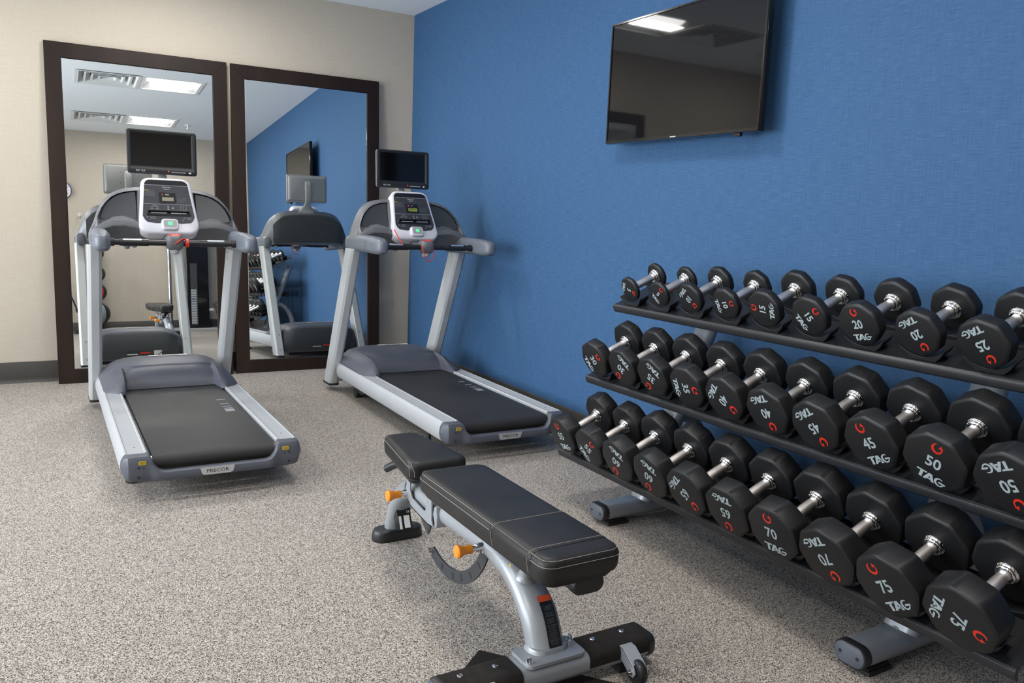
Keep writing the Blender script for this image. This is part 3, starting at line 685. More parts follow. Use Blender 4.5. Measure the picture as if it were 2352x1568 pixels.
# ------------------------------------------------------------------ dumbbell rack
TH_ = math.radians(23); U = Vector((math.cos(TH_), 0, math.sin(TH_))); NV = Vector((-math.sin(TH_), 0, math.cos(TH_)))
SH = {1: Vector((-.412, 0, .860)), 2: Vector((-.541, 0, .546)), 3: Vector((-.668, 0, .226))}
YL, YR = -3.29, -5.245; FEET = (-3.62, -4.825)
def pitch_y(k): return -3.402-.193*k
rack = thing('dumbbell_rack', 'three-tier black and silver dumbbell rack standing along the blue wall', 'dumbbell rack', (-.40, -4.25, 0))
def sf(s): return lambda u, n, y: SH[s]+U*u+NV*n+Vector((0, y, 0))
sad0 = None
for s in (1, 2, 3):
    f = sf(s)
    # bent sheet tray: rolled front lip, flat bed, raised rear lip
    P_ = [(0.012, -.003), (.235, -.003), (.240, .001), (.243, .007), (.246, .007), (.244, -.001), (.237, -.008), (.016, -.008), (.008, -.012), (.004, -.020), (.003, -.034), (-.004, -.036), (-.008, -.030), (-.009, -.014), (-.005, -.005), (.002, -.001)]
    b = B(); loft(b, [[f(u, n, y) for u, n in P_] for y in (YL-.0, YR)]); sh = obj('shelf', b, 'shelf', rack, world=True, angle=50, bevel=.0008)
    if s == 1:
        b = B(); vs = [b.verts.new(f(u, -.0020, y)) for u, y in ((.105, -3.66), (.105, -3.70), (.118, -3.70), (.118, -3.66))]; b.faces.new(vs)
        obj('warning_strip', b, 'label_red', sh, world=True, flat=True)
    for k in range(10):
        for u0 in (.012, .158):
            if sad0 is None:
                b = B(); Rr = .096; zc = Rr+.012; w = .067; n = 12; prof = []
                a_ = math.asin(w/Rr)
                inner = [(Rr*math.sin(q), zc-Rr*math.cos(q)) for q in [lerp(-a_, a_, i/n) for i in range(n+1)]]
                outer = [(w+.002, inner[-1][1]-.003), (.056, .017), (.038, .001), (-.038, .001), (-.056, .017), (-w-.002, inner[0][1]-.003)]
                loft(b, [[U*u+NV*(z_-.003)+Vector((0, -y_, 0)) for y_, z_ in inner+outer] for u in (0, .052)])
                sad0 = obj('saddle', b, 'mid_black', rack, bevel=.0012); sd = sad0
            else:
                sd = sad0.copy(); C.objects.link(sd)
            sd.parent = rack; sd.location = f(u0, 0, pitch_y(k))-rack.location
for i, fy in enumerate(FEET):
    b = B(); sec = rrect(.104, .064, .031, 6)
    loft(b, [[Vector((x, fy+a, .050+c)) for a, c in sec] for x in (-.665, -.13)]); ft_ = obj('foot', b, 'silver', rack, world=True, angle=50)
    b = B(); loft(b, [[Vector((x, fy+a*k, .050+c*k)) for a, c in sec] for x, k in ((-.662, 1.03), (-.684, 1.03), (-.689, .97), (-.690, .90))]); ec = obj('end_cap', b, 'mid_black', ft_, world=True, angle=40)
    b = B(); loft(b, [[Vector((x, fy+a*k, .050+c*k)) for a, c in sec] for x, k in ((-.6895, .93), (-.6912, .93), (-.6925, .89))]); obj('cap_plate', b, 'cap_grey', ft_, world=True, angle=40)
    for q in (-1, 1):
        b = B(); cyl(b, (-.6915, fy+q*.028, .050), (-.6932, fy+q*.028, .050), .0055, n=14); obj('cap_screw', b, 'matte_black', ft_, world=True)
    for x0, x1 in ((-.665, -.56), (-.24, -.14)):
        b = B(); box(b, x0, x1, fy-.052, fy+.052, 0, .012); box(b, x0+.004, x1-.004, fy-.043, fy+.043, .010, .020); obj('rubber_pad', b, 'matte_black', ft_, world=True, bevel=.003)
    # upright tube, perpendicular to the trays
    b = B(); base = Vector((-.462, fy, .075)); top = base+NV*.0
    pts = [Vector((lerp(-.458, -.130, t), fy, lerp(.07, .855, t))) for t in (0, .25, .5, .75, 1)]
    sweep(b, pts, rrect(.062, .105, .03, 5), up=(0, 1, 0)); up_ = obj('upright', b, 'silver', rack, world=True, angle=50)
    b = B(); lathe(b, (-.458, fy, .080), (0, 0, 1), [(0, .030), (.004, .030), (.010, .024), (.014, .018)]); obj('weld_collar', b, 'silver', up_, world=True)
    # shelf brackets: gussets from upright to each tray
    for s in (1, 2, 3):
        f = sf(s); nm = 'bracket'
        b = B(); c0 = .205 if s == 1 else .19
        for yy in (-.026, .022):
            pass
        prof_t = [(.03, .0), (.23, .0)]
        rings = []
        for n_, ua, ub, wy in ((-.009, .035, .232, .034), (-.05, .10, .232, .033), (-.10, .165, .235, .031), (-.135, .195, .24, .029)):
            rings.append([f(ua, n_, fy-wy), f(ub, n_, fy-wy), f(ub, n_, fy+wy), f(ua, n_, fy+wy)])
        if s == 3: b.free(); continue
        loft(b, rings); obj('bracket', b, 'silver', rack, world=True, bevel=.008, seg=3)
    # rear brace curving from the upright down to the foot
    b = B(); sweep(b, smooth_path([(-.30, fy, .42), (-.22, fy, .40), (-.15, fy, .31), (-.115, fy, .19), (-.11, fy, .06)], 6), rrect(.050, .075, .024, 5), up=(0, 1, 0)); obj('rear_brace', b, 'silver', rack, world=True, angle=50)
b = B(); box(b, -.19, -.15, FEET[1], FEET[0], .50, .56); obj('cross_bar', b, 'shelf', rack, world=True, bevel=.008)

# ------------------------------------------------------------------ dumbbells
SPEC = {5: (.110, .022), 10: (.124, .030), 15: (.139, .036), 20: (.143, .042), 25: (.147, .048), 30: (.166, .052), 35: (.168, .056), 40: (.171, .060), 45: (.174, .064), 50: (.179, .068),
        55: (.170, .068), 60: (.178, .071), 65: (.182, .074), 70: (.186, .077), 75: (.187, .080)}
def dumbbell(w):
    """local: x across the face, y up in the face, -z toward the viewer's end; handle along z"""
    d, tk = SPEC[w]; af = d*.965/2; hw = .066
    t = thing('dumbbell', '', 'dumbbell')
    def octa(r, c):
        """octagon with flats at distance r and corners cut by c"""
        out = []; R0 = r/math.cos(PI/8)
        P_ = [Vector((R0*math.cos(PI/8+k*PI/4), R0*math.sin(PI/8+k*PI/4))) for k in range(8)]
        for k in range(8):
            p, a, q = P_[k], P_[k-1], P_[(k+1) % 8]
            u1, u2 = (a-p).normalized(), (q-p).normalized()
            s0, s1 = p+u1*c, p+u2*c; m_ = (s0+s1)*.25+p*.5; out += [s0, m_, s1]
        return out
    for sgn in (-1, 1):
        b = B(); z0, z1 = sgn*hw, sgn*(hw+tk); e_ = min(.005, tk*.22)
        rings = []
        for z, g in ((z0, .010), (z0+sgn*.0015, .005), (z0+sgn*e_, .0008), (z0+sgn*(e_+.002), 0), (z1-sgn*(e_+.002), 0), (z1-sgn*e_, .0008), (z1-sgn*.0015, .005), (z1, .010)):
            rings.append([(x, y, z) for x, y in octa(af-g, .012+g*.3)])
        loft(b, rings); h = obj('head', b, 'rubber', t, angle=24)
        b = B(); lathe(b, (0, 0, sgn*(hw+.001)), (0, 0, -sgn), [(0, .029), (.003, .030), (.006, .0275), (.0075, .0255), (.011, .0265), (.014, .0255), (.016, .0215), (.020, .0205)], 28); obj('collar', b, 'chrome', t, angle=45)
    b = B(); lathe(b, (0, 0, -hw), (0, 0, 1), [(0, .0155), (.02, .0155), (.045, .0168), (.066, .0172), (.087, .0168), (.112, .0155), (.132, .0155)], 28); obj('handle', b, 'steel', t, angle=60)
    f = plane((0, 0, -(hw+tk)), (1, 0, 0), (0, 1, 0), (0, 0, -1)); k = af/.09
    b = B(); text(b, str(w), .050*k, f, .0010, .92, d=.0005, at=(0, .001*k)); obj('number', b, 'white_ink', t, flat=True)
    # three-letter word below the number
    b = B(); h_, y0 = .027*k, -.066*k; cx = lambda x: x*k
    F = lambda x, y, dd: f(x*k*1.0, y0+y*h_+x*0, dd)
    flat_poly(b, [(-.040, .80), (-.038, 1), (-.008, 1), (-.010, .80), (-.019, .80), (-.021, 0), (-.030, 0), (-.028, .80)], F)
    # A: two legs and bar
    flat_poly(b, [(-.018, 0), (-.004, 1), (.001, .62), (-.003, .38), (-.006, .18), (-.009, 0)], F)
    flat_poly(b, [(-.004, 1), (.006, 1), (.016, 0), (.007, 0), (.001, .62)], F)
    flat_poly(b, [(-.0035, .34), (.0015, .40), (.0075, .40), (.010, .18), (-.006, .18)], F)
    q0, q1 = math.radians(55), math.radians(352); n = 16; ou, inn = [], []
    for i in range(n+1):
        q = lerp(q0, q1, i/n); wv = .18+.20*math.sin(PI*min(1, i/n*1.05))
        ou.append((.0285+.0145*math.cos(q), .5+.53*math.sin(q))); inn.append((.0285+.0145*(1-wv*1.25)*math.cos(q), .5+.53*(1-wv)*math.sin(q)))
    strip(b, ou, inn, F)
    flat_poly(b, [(.026, .38), (.046, .38), (.0465, .56), (.031, .60), (.026, .52)], F)
    obj('lettering', b, 'white_ink', t, flat=True)
    b = B(); ou, inn = [], []; q0, q1 = math.radians(100), math.radians(385); c0 = .056*k; r0 = .0175*k
    for i in range(25):
        q = lerp(q0, q1, i/24); wv = .10+.38*math.sin(PI*(i/24)**.8)**1.0; wv = max(wv, .10 if i < 12 else .26)
        ou.append((r0*.92*math.cos(q), c0+r0*1.0*math.sin(q))); inn.append((r0*.92*(1-wv)*math.cos(q)-0, c0+r0*(1-wv)*math.sin(q)))
    strip(b, ou, inn, f)
    q = q1; ex = (r0*.92*.80*math.cos(q), c0+r0*.80*math.sin(q))
    flat_poly(b, [(ex[0]+.0062*k, ex[1]-.0010*k), (ex[0]-.0020*k, ex[1]+.0095*k), (ex[0]-.0080*k, ex[1]-.0030*k)], f, .0007)
    obj('emblem', b, 'red_ink', t, flat=True)
    return t
ROWS = {1: ([5, 5, 10, 10, 15, 15, 20, 20, 25], [114, 50, 134, 77, -85, 55, -12, 150, 151]),
        2: ([30, 30, 35, 35, 40, 40, 45, 45, 50, 50], [62, -138, -144, 87, 124, 159, 147, -26, 19, 154]),
        3: ([55, 55, 60, 60, 65, 65, 70, 70, 75, 75], [-10, 52, -154, -158, 132, 180, -3, 151, -34, 109])}
SN = {1: 'top', 2: 'middle', 3: 'bottom'}
for s, (ws, phis) in ROWS.items():
    prev = None
    for k, (w, ph) in enumerate(zip(ws, phis)):
        if k % 2 == 0 or prev is None: t = dumbbell(w); prev = t
        else: t = copy_tree(prev)
        t['group'] = 'dumbbells on the %s shelf' % SN[s]
        side = 'left' if k % 2 == 0 else 'right'
        if w == 25: t['label'] = 'black eight-sided dumbbell marked 25 at the right of the top shelf'
        else: t['label'] = 'black eight-sided dumbbell marked %d on the %s shelf, %s one of its pair' % (w, SN[s], side)
        n_ = SPEC[w][0]*.965/2+.019+(.004 if s == 3 else 0)+(.002 if k == 9 else 0)
        # axes: local x -> -Y (viewer's right), local y -> NV, local z -> into the rack (U)
        Mx = Matrix((Vector((0, -1, 0)), NV, U)).transposed()
        a = math.radians(-ph)
        Rm = Mx @ Matrix.Rotation(a, 3, 'Z')
        # keep a right-handed frame
        t.rotation_mode = 'QUATERNION'
        t.matrix_world = Matrix.Translation(sf(s)(.108, n_, pitch_y(k))) @ Rm.to_4x4()

# ------------------------------------------------------------------ weight bench
bench = thing('weight_bench', 'adjustable black padded bench on a silver frame with two orange knobs', 'weight bench', (-1.49, -4.5, 0))
BX = -1.50
def pad(name, pts_top, z0, z1, r, m='leather', par=bench):
    """upholstered pad from outline rings"""
    b = B(); rings = []
    cx = sum(p[0] for p in pts_top)/len(pts_top); cy = sum(p[1] for p in pts_top)/len(pts_top)
    for z, g in ((z0, .012), (z0+.004, .004), (z0+.014, .001), (z0+.03, 0), (z1-.020, 0), (z1-.010, .003), (z1-.004, .008), (z1-.001, .016), (z1, .03)):
        rings.append([(cx+(x-cx)*(1-g/abs(.12)), cy+(y-cy)*(1-g/max(.15, Ymax(pts_top, cy))), z) for x, y in pts_top])
    loft(b, rings); return obj(name, b, m, par, world=True, angle=40)
def Ymax(P_, cy): return max(abs(p[1]-cy) for p in P_)
def rr_at(x0, x1, y0, y1, r, n=6): return [((x0+x1)/2+x, (y0+y1)/2+y) for x, y in rrect(x1-x0, y1-y0, r, n)]
mp = pad('back_pad', rr_at(-1.622, -1.388, -4.664, -3.915, .035), .370, .434, .03)
CY0, CY1 = -4.398, -4.592
# protective cover over the rear half of the pad and its seams
def seam(pts, par, r=.0008, m='stitch', nm='stitching'):
    b = B(); sweep(b, pts, circ(6, r)); return obj(nm, b, m, par, world=True)
b = B(); 
def wrap(y, g, zt=.4342, zb=.374): 
    x0, x1 = -1.622-g, -1.388+g
    return [(x0+.006, y, zb), (x0, y, zb+.03), (x0, y, zt-.020), (x0+.003, y, zt-.009), (x0+.011, y, zt-.002), (x0+.024, y, zt+g*.5), (x1-.024, y, zt+g*.5), (x1-.011, y, zt-.002), (x1-.003, y, zt-.009), (x1, y, zt-.020), (x1, y, zb+.03), (x1-.006, y, zb)]
loft(b, [wrap(CY0+.006, .0012), wrap(CY0, .0022), wrap(CY1, .0022), wrap(CY1-.006, .0012)], False, closed=False); cv = obj('pad_cover', b, 'leather', mp, world=True, angle=40)
for y in (CY0-.006, CY1+.006): seam(wrap(y, .0028), cv)
def closed_seam(P_, par, r=.0008): seam(P_+[P_[0]], par, r)
closed_seam([(x, y, .4285) for x, y in rr_at(-1.6165, -1.3935, -4.6585, -3.9205, .032)], mp)
closed_seam([(x, y, .4135) for x, y in rr_at(-1.6224, -1.3876, -4.6644, -3.9146, .035)], mp)
b = B(); loft(b, [[(x, y, z) for x, y in rr_at(-1.619+g, -1.391-g, -4.661+g, -3.918-g, .034)] for z, g in ((.354, .018), (.356, .014), (.370, .006), (.376, .006))]); obj('pad_board', b, 'matte_black', bench, world=True, bevel=.002)
# seat pad, tapering toward the front
def taper(g=0.):
    P_ = []
    for cx, cy, a0, r in ((-1.440-.028, -3.482-.028, 0, .028), (-1.570+.028, -3.482-.028, 90, .028), (-1.612+.03, -3.845+.03, 180, .03), (-1.402-.03, -3.845+.03, 270, .03)):
        for i in range(7): q = math.radians(a0+90*i/6); P_.append((cx+(r-g)*math.cos(q), cy+(r-g)*math.sin(q)))
    return P_
st = pad('seat_pad', taper(), .370, .432, .03)
T0, T1_ = taper(.006), taper(-.0006)
left = list(range(13, 18))
seam([(*T0[8], .4265)]+[(*T0[i], .4265) for i in range(10, 17)]+[(*T1_[17], .418), (*T1_[18], .400), (*T1_[18], .384)], st)
seam([(*T1_[8], .4160)]+[(*T1_[i], .4160) for i in range(10, 16)]+[(*T1_[16], .408), (*T1_[16], .384)], st)
seam([(*T1_[24], .424), (*T1_[24], .384)], st)
b = B(); loft(b, [[(x, y, z) for x, y in taper(g)] for z, g in ((.357, .014), (.359, .010), (.370, .002), (.374, .002))]); obj('seat_board', b, 'matte_black', bench, world=True, bevel=.002)
# spine: round tube that runs back level, then bends down to the base plate
b = B(); sp = smooth_path([(BX, -3.62, .262), (BX, -3.80, .262), (BX, -4.05, .270), (BX, -4.22, .268), (BX, -4.35, .240), (BX, -4.44, .175), (BX, -4.485, .095)], 7)
n_ = len(sp); sec = rrect(.066, .066, .032, 5)
rings = []
for i, p in enumerate(sp):
    d = sp[min(i+1, n_-1)]-sp[max(i-1, 0)]; s_, t_ = frame_from(d, (1, 0, 0)); q = sstep(.45, .85, i/(n_-1)); w_, h_ = lerp(.066, .108, q), lerp(.070, .076, q)
    rings.append([p+Vector((.011*q, 0, 0))+t_*x*w_/.066*-1+s_*y*h_/.066 for x, y in sec])
loft(b, rings); spine = obj('spine_tube', b, 'silver', bench, world=True, angle=50)
# warning label on the leg (follows the outer rear face)
def leg_pt(i): return sp[i]
idx = [i for i in range(n_) if .16 > 0 and sp[i].z < .235 and sp[i].z > .112 and sp[i].y < -4.3]
def lab(name, ids, m, hw, lift, xoff=.021):
    b = B(); A, D_ = [], []
    for i in ids:
        p = sp[i]; d = (sp[min(i+1, n_-1)]-sp[max(i-1, 0)]).normalized(); q = sstep(.45, .85, i/(n_-1)); h_ = lerp(.070, .076, q)/2
        s_, t_ = frame_from(d, (1, 0, 0)); out = s_ if s_.y < 0 else -s_
        A.append(p+out*(h_+lift)+Vector((-hw+xoff, 0, 0))); D_.append(p+out*(h_+lift)+Vector((hw+xoff, 0, 0)))
    va = [b.verts.new(q) for q in A]; vb = [b.verts.new(q) for q in D_]
    for i in range(len(va)-1): b.faces.new((va[i], va[i+1], vb[i+1], vb[i]))
    return obj(name, b, m, spine, world=True)
ids = [i for i in range(n_) if sp[i].y < -4.30 and sp[i].z < .205]
lab('warning_label', ids, 'label_black', .0195, .0008); lab('label_heading', ids[:2], 'label_red', .0195, .0014)
for j, i in enumerate(ids[2:-1]):
    b = B(); p = sp[i]; d = (sp[min(i+1, n_-1)]-sp[max(i-1, 0)]).normalized(); q = sstep(.45, .85, i/(n_-1)); h_ = lerp(.070, .076, q)/2
    s_, t_ = frame_from(d, (1, 0, 0)); out = s_ if s_.y < 0 else -s_
    for k in range(3):
        c_ = p+out*(h_+.0016)+d*(.0045*k-.004); w_ = .0145-.002*((j+k) % 3)
        vs = [b.verts.new(c_+Vector((.021+sx*w_-.001, 0, 0))+d*sd*.0006) for sx, sd in ((-1, -1), (1, -1), (1, 1), (-1, 1))]; b.faces.new(vs)
    obj('small_print', b, 'body', spine, world=True, flat=True)
# base plate, bolts, cross foot
BY = -4.508
b = B(); prism(b, rr_at(-1.585, -1.405, BY-.050, BY+.048, .018), lambda x, y, d: (x, y, d), .092, .102); pl_ = obj('base_plate', b, 'silver', bench, world=True, bevel=.0015)
b = B(); rings = [[(BX+.011+x*k, -4.487+y*k2, z) for x, y in rrect(.108, .076, .034, 6)] for z, k, k2 in ((.1015, 1.14, 1.10), (.106, 1.06, 1.05), (.112, 1.0, 1.0))]; loft(b, rings); obj('weld_bead', b, 'silver', pl_, world=True)
for x, y in ((-1.573, BY-.030), (-1.415, BY+.020)):
    b = B(); lathe(b, (x, y, .102), (0, 0, 1), [(0, .009), (.002, .009), (.002, .0065), (.013, .0065), (.0135, .0055), (.0135, .003), (.010, .003)], 14); obj('plate_bolt', b, 'chrome', pl_, world=True)
b = B(); sec = rrect(.104, .060, .022, 6); loft(b, [[(x, BY+a, .060+c) for a, c in sec] for x in (-1.80, -1.19)]); cf = obj('cross_foot', b, 'silver', bench, world=True, angle=50)
for s_ in (-1, 1):
    xa, xb_ = (-1.800, -1.600) if s_ < 0 else (-1.395, -1.195)
    b = B(); top = [(a*1.035, c*1.06) for a, c in sec if c > -.012]; top.sort(key=lambda q: -math.atan2(q[1], q[0]) if 0 else -q[0])
    ring = [q for q in sorted(top, key=lambda q: math.atan2(q[1]+.02, q[0]))]
    inner = [(a*.985, c*.985) for a, c in reversed(ring)]
    loft(b, [[(x, BY+a, .060+c) for a, c in ring+inner] for x in (xa, xb_)]); gt = obj('grip_cover', b, 'griptape', bench, world=True, angle=50)
    for x, y in ((lerp(xa, xb_, .25), BY+.010), (lerp(xa, xb_, .75), BY+.010)):
        b = B(); lathe(b, (x, y, .0925), (0, 0, 1), [(0, .0085), (.0015, .0080), (.0025, .0060), (.0018, .003)], 14); obj('cover_screw', b, 'chrome', gt, world=True)
    b = B(); xe = -1.80 if s_ < 0 else -1.19
    loft(b, [[(xe+s_*dx, BY+a*k, .060+c*k) for a, c in sec] for dx, k in ((-.004, 1.05), (.012, 1.05), (.018, .96), (.019, .85))]); obj('end_cap', b, 'mid_black', bench, world=True, angle=40)
    b = B(); xr = -1.775 if s_ < 0 else -1.285; box(b, xr, xr+.07, BY-.042, BY+.042, .0045 if s_ < 0 else 0, .034); obj('rubber_foot', b, 'matte_black', bench, world=True, bevel=.003)
    b = B(); loft(b, [[(xe+s_*dx, BY+a*k, .060+c*k) for a, c in sec] for dx, k in ((.018, .93), (.0205, .93), (.0215, .88))]); obj('cap_plate', b, 'cap_grey', bench, world=True, angle=40)
    # transport wheel in its fork, pointing toward the camera
    wx = -1.702 if s_ < 0 else -1.272
    b = B(); fk_ = [(BY-.020, .090), (BY-.062, .086), (BY-.108, .056), (BY-.116, .040), (BY-.108, .027), (BY-.094, .026), (BY-.060, .050), (BY-.03, .060)]
    for xx in (wx-.021, wx+.017): prism(b, fk_, lambda y, z, d: (d, y, z), xx, xx+.004)
    prism(b, [(BY-.020, .090), (BY-.062, .086), (BY-.104, .0595), (BY-.1025, .0555), (BY-.061, .082), (BY-.02, .086)], lambda y, z, d: (d, y, z), wx-.021, wx+.021)
    fo = obj('wheel_fork', b, 'silver', bench, world=True, bevel=.001)
    b = B(); lathe(b, (wx-.013, BY-.100, .034), (1, 0, 0), [(0, .026), (.003, .032), (.008, .034), (.018, .034), (.023, .032), (.026, .026)], 32); obj('wheel', b, 'mid_black', fo, world=True)
    b = B(); lathe(b, (wx-.031, BY-.100, .040), (1, 0, 0), [(0, .003), (.001, .0042), (.006, .0042), (.006, .0085), (.0115, .0085)], 12); obj('axle', b, 'chrome', fo, world=True)
# front leg, rubber shoe, collar bend
b = B(); fl = smooth_path([(-1.478, -3.400, .02), (-1.480, -3.430, .09), (-1.484, -3.475, .165), (-1.492, -3.54, .225), (BX, -3.62, .262)], 6); m_ = len(fl)
rings = []
for i, p in enumerate(fl):
    d = fl[min(i+1, m_-1)]-fl[max(i-1, 0)]; s_, t_ = frame_from(d, (1, 0, 0)); q = sstep(.35, 1., i/(m_-1)); w_, h_ = lerp(.088, .070, q), lerp(.060, .074, q)
    rings.append([p+t_*x*w_/.066*-1+s_*y*h_/.066 for x, y in rrect(.066, .066, .030, 5)])
loft(b, rings); fleg = obj('front_leg', b, 'silver', bench, world=True, angle=50)
b = B(); loft(b, [[(-1.476+x*k, -3.415+y*k, z) for x, y in rrect(.200, .085, .042, 8)] for z, k in ((0, .99), (.004, 1.0), (.030, .97), (.038, .93), (.040, .88))]); obj('rubber_shoe', b, 'mid_black', bench, world=True, angle=40)
b = B(); fl_ = plane((-1.4845, -3.478, .098), (.995, -.10, 0), (0, .42, .9), (0, -.9, .42)); prism(b, rrect(.052, .092, .006, 3), fl_, -.01, .0265); nl = obj('rating_label', b, 'label_black', fleg, world=True, bevel=.001)
b = B(); rect2(b, .008, -.016, .022, .046, fl_, .0270); rect2(b, -.017, -.018, .010, .048, fl_, .0270); text(b, 'CE', .010, fl_, .0002, at=(.016, .020), d=.0270); rect2(b, .0, .034, .03, .002, fl_, .0270)
obj('label_print', b, 'white', nl, world=True, flat=True)
# spring pins with orange knobs
for y, z in ((-3.655, .262), (-4.190, .272)):
    b = B(); lathe(b, (BX-.030, y, z), (-1, 0, -.02), [(0, .014), (.014, .014), (.014, .0125), (.028, .0125), (.028, .0095), (.036, .0095)], 18); hp = obj('pin_housing', b, 'chrome', bench, world=True)
    b = B(); lathe(b, (BX-.066, y, z-.0005), (-1, 0, -.02), [(0, .0125), (.004, .013), (.022, .0125), (.034, .0165), (.040, .0195), (.046, .0195), (.050, .0165), (.0515, .009)], 24); obj('knob', b, 'orange', bench, world=True)
# seat support bracket (U plates over the spine)
b = B()
for x in (BX-.046, BX+.040):
    prism(b, [(-3.650, .358), (-3.684, .358), (-3.690, .282), (-3.706, .262), (-3.800, .250), (-3.820, .256), (-3.832, .350), (-3.862, .350), (-3.868, .24), (-3.880, .218), (-3.84, .214), (-3.70, .228), (-3.665, .245)], lambda y, z, d: (d, y, z), x, x+.006)
prism(b, [(-3.880, .218), (-3.84, .214), (-3.70, .228), (-3.665, .245), (-3.669, .251), (-3.70, .234), (-3.84, .220), (-3.878, .224)], lambda y, z, d: (d, y, z), BX-.046, BX+.046)
obj('seat_bracket', b, 'silver', bench, world=True, bevel=.0012)
b = B(); prism(b, [(-3.870, .262), (-3.884, .235), (-3.884, .215), (-3.90, .225), (-3.902, .262), (-3.895, .29), (-3.88, .29)], lambda y, z, d: (d, y, z), BX-.043, BX+.043); obj('stop_collar', b, 'silver', bench, world=True, bevel=.004)
b = B(); cyl(b, (BX-.050, -3.640, .338), (BX+.05, -3.640, .338), .0135, n=18); obj('seat_pivot', b, 'chrome', bench, world=True)
b = B()
for x in (BX-.02, BX+.014): prism(b, [(-3.62, .358), (-3.60, .358), (-3.60, .295), (-3.612, .285), (-3.628, .295)], lambda y, z, d: (d, y, z), x, x+.006)
pieces('seat_lug', b, 'mid_black', bench, world=True)
# adjustment plates: curved steel with slots
def arc_plate(nm, cx_, cz_, ro, ri, a0, a1, x, slots, th=.006, tip=True):
    b = B(); n = 26; P_ = []
    for i in range(n+1): q = math.radians(lerp(a0, a1, i/n)); P_.append((cx_+ro*math.cos(q), cz_+ro*math.sin(q)))
    for i in range(n+1): q = math.radians(lerp(a1, a0, i/n)); P_.append((cx_+ri*math.cos(q), cz_+ri*math.sin(q)))
    N_ = n+1
    for i in range(n):
        for d_ in (x, x+th):
            b.faces.new([b.verts.new((d_, *P_[j])) for j in (i, i+1, 2*N_-2-i, 2*N_-1-i)])
    for i in range(2*N_):
        j = (i+1) % (2*N_); b.faces.new([b.verts.new(q) for q in ((x, *P_[i]), (x, *P_[j]), (x+th, *P_[j]), (x+th, *P_[i]))])
    bmesh.ops.remove_doubles(b, verts=b.verts, dist=1e-5)
    ap = obj(nm, b, 'plate_steel', bench, world=True, angle=40)
    rm = (ro+ri)/2
    for a_ in slots:
        q = math.radians(a_); b = B(); c_ = Vector((0, cx_+rm*math.cos(q), cz_+rm*math.sin(q)))
        er, et = Vector((0, math.cos(q), math.sin(q))), Vector((0, -math.sin(q), math.cos(q)))
        prism(b, rrect(.011, .025, .0052, 4), lambda u, v, d: Vector((d, 0, 0))+c_+et*u*1.0+er*v, x-.0004, x+th+.0004); obj('slot', b, 'matte_black', ap, world=True)
    return ap
ap = arc_plate('adjustment_plate', -3.958, .370, .290, .250, 201, 294, BX-.030, [217, 233, 247, 260, 277])
b = B(); cyl(b, (BX-.034, -4.200, .262), (BX+.02, -4.200, .262), .006, n=12); obj('plate_pin', b, 'chrome', ap, world=True)
b = B(); cyl(b, (BX-.048, -3.852, .128), (BX-.022, -3.852, .128), .008, n=14); obj('end_bolt', b, 'chrome', ap, world=True)
b = B(); prism(b, [(-3.66, .25), (-3.735, .25), (-3.765, .215), (-3.780, .185), (-3.784, .165), (-3.772, .150), (-3.750, .150), (-3.715, .180), (-3.68, .215)], lambda y, z, d: (d, y, z), BX-.012, BX-.006); ap2 = obj('seat_plate', b, 'plate_steel', bench, world=True, bevel=.002)
b = B(); cyl(b, (BX-.024, -3.766, .168), (BX+.004, -3.766, .168), .008, n=14); obj('end_bolt', b, 'chrome', ap2, world=True)
b = B(); sweep(b, smooth_path([(-1.545, -3.47, .295), (-1.53, -3.50, .315), (-1.51, -3.55, .338)], 4), circ(16, .015)); obj('seat_handle', b, 'mid_black', bench, world=True)
# seat track, rear frame under the pad, transport handle
b = B(); box(b, BX-.028, BX+.028, -4.60, -3.95, .326, .350); obj('pad_rail', b, 'silver', bench, world=True, bevel=.004)
b = B(); sweep(b, [(-1.532, -4.085, .300), (-1.540, -4.10, .306), (-1.540, -4.225, .306), (-1.532, -4.24, .300)], circ(8, .004)); obj('latch_rod', b, 'chrome', bench, world=True)
b = B(); lathe(b, (-1.512, -4.40, .262), (0, -.25, 1), [(0, .026), (.006, .024), (.012, .018), (.035, .016)]); obj('pivot_boss', b, 'silver', bench, world=True)
b = B(); loft(b, [[(-1.462+x, y, .330+z) for x, z in rrect(.092, .048, .023, 6)] for y in (-4.40, -4.61)]); th_ = obj('handle_tube', b, 'mid_black', bench, world=True, angle=50)
b = B(); loft(b, [[(-1.462+x*k, y, .330+z*k) for x, z in rrect(.092, .048, .023, 6)] for y, k in ((-4.60, 1.04), (-4.620, 1.04), (-4.625, .96))]); obj('end_cap', b, 'mid_black', th_, world=True, angle=40)
b = B(); prism(b, [(0, 0), (.012, .0), (.006, .010)], lambda x, y, d: (BX-.0385-d, -4.372+x, .286+y), 0, .0006); obj('hazard_label', b, 'yellow', spine, world=True)

# rubber mat under the bench
b = B(); ux, uy = Vector((.631, -.776, 0)), Vector((-.776, -.631, 0)); A = Vector((-1.575, -4.275, 0))
mt_ = [(0, 0), (.62, 0), (.62, .42), (0, .42)]
mt_ = [(.31+x, .0+.14+y) for x, y in rrect(.62, .28, .006, 2)]
b = B(); prism(b, mt_, lambda x, y, d: A+ux*x+uy*y+Vector((0, 0, d)), .0, .004)
mo = obj('rubber_mat', b, 'griptape', bevel=.0015); tag(mo, 'thin black ribbed rubber mat on the floor under the bench foot', 'mat')

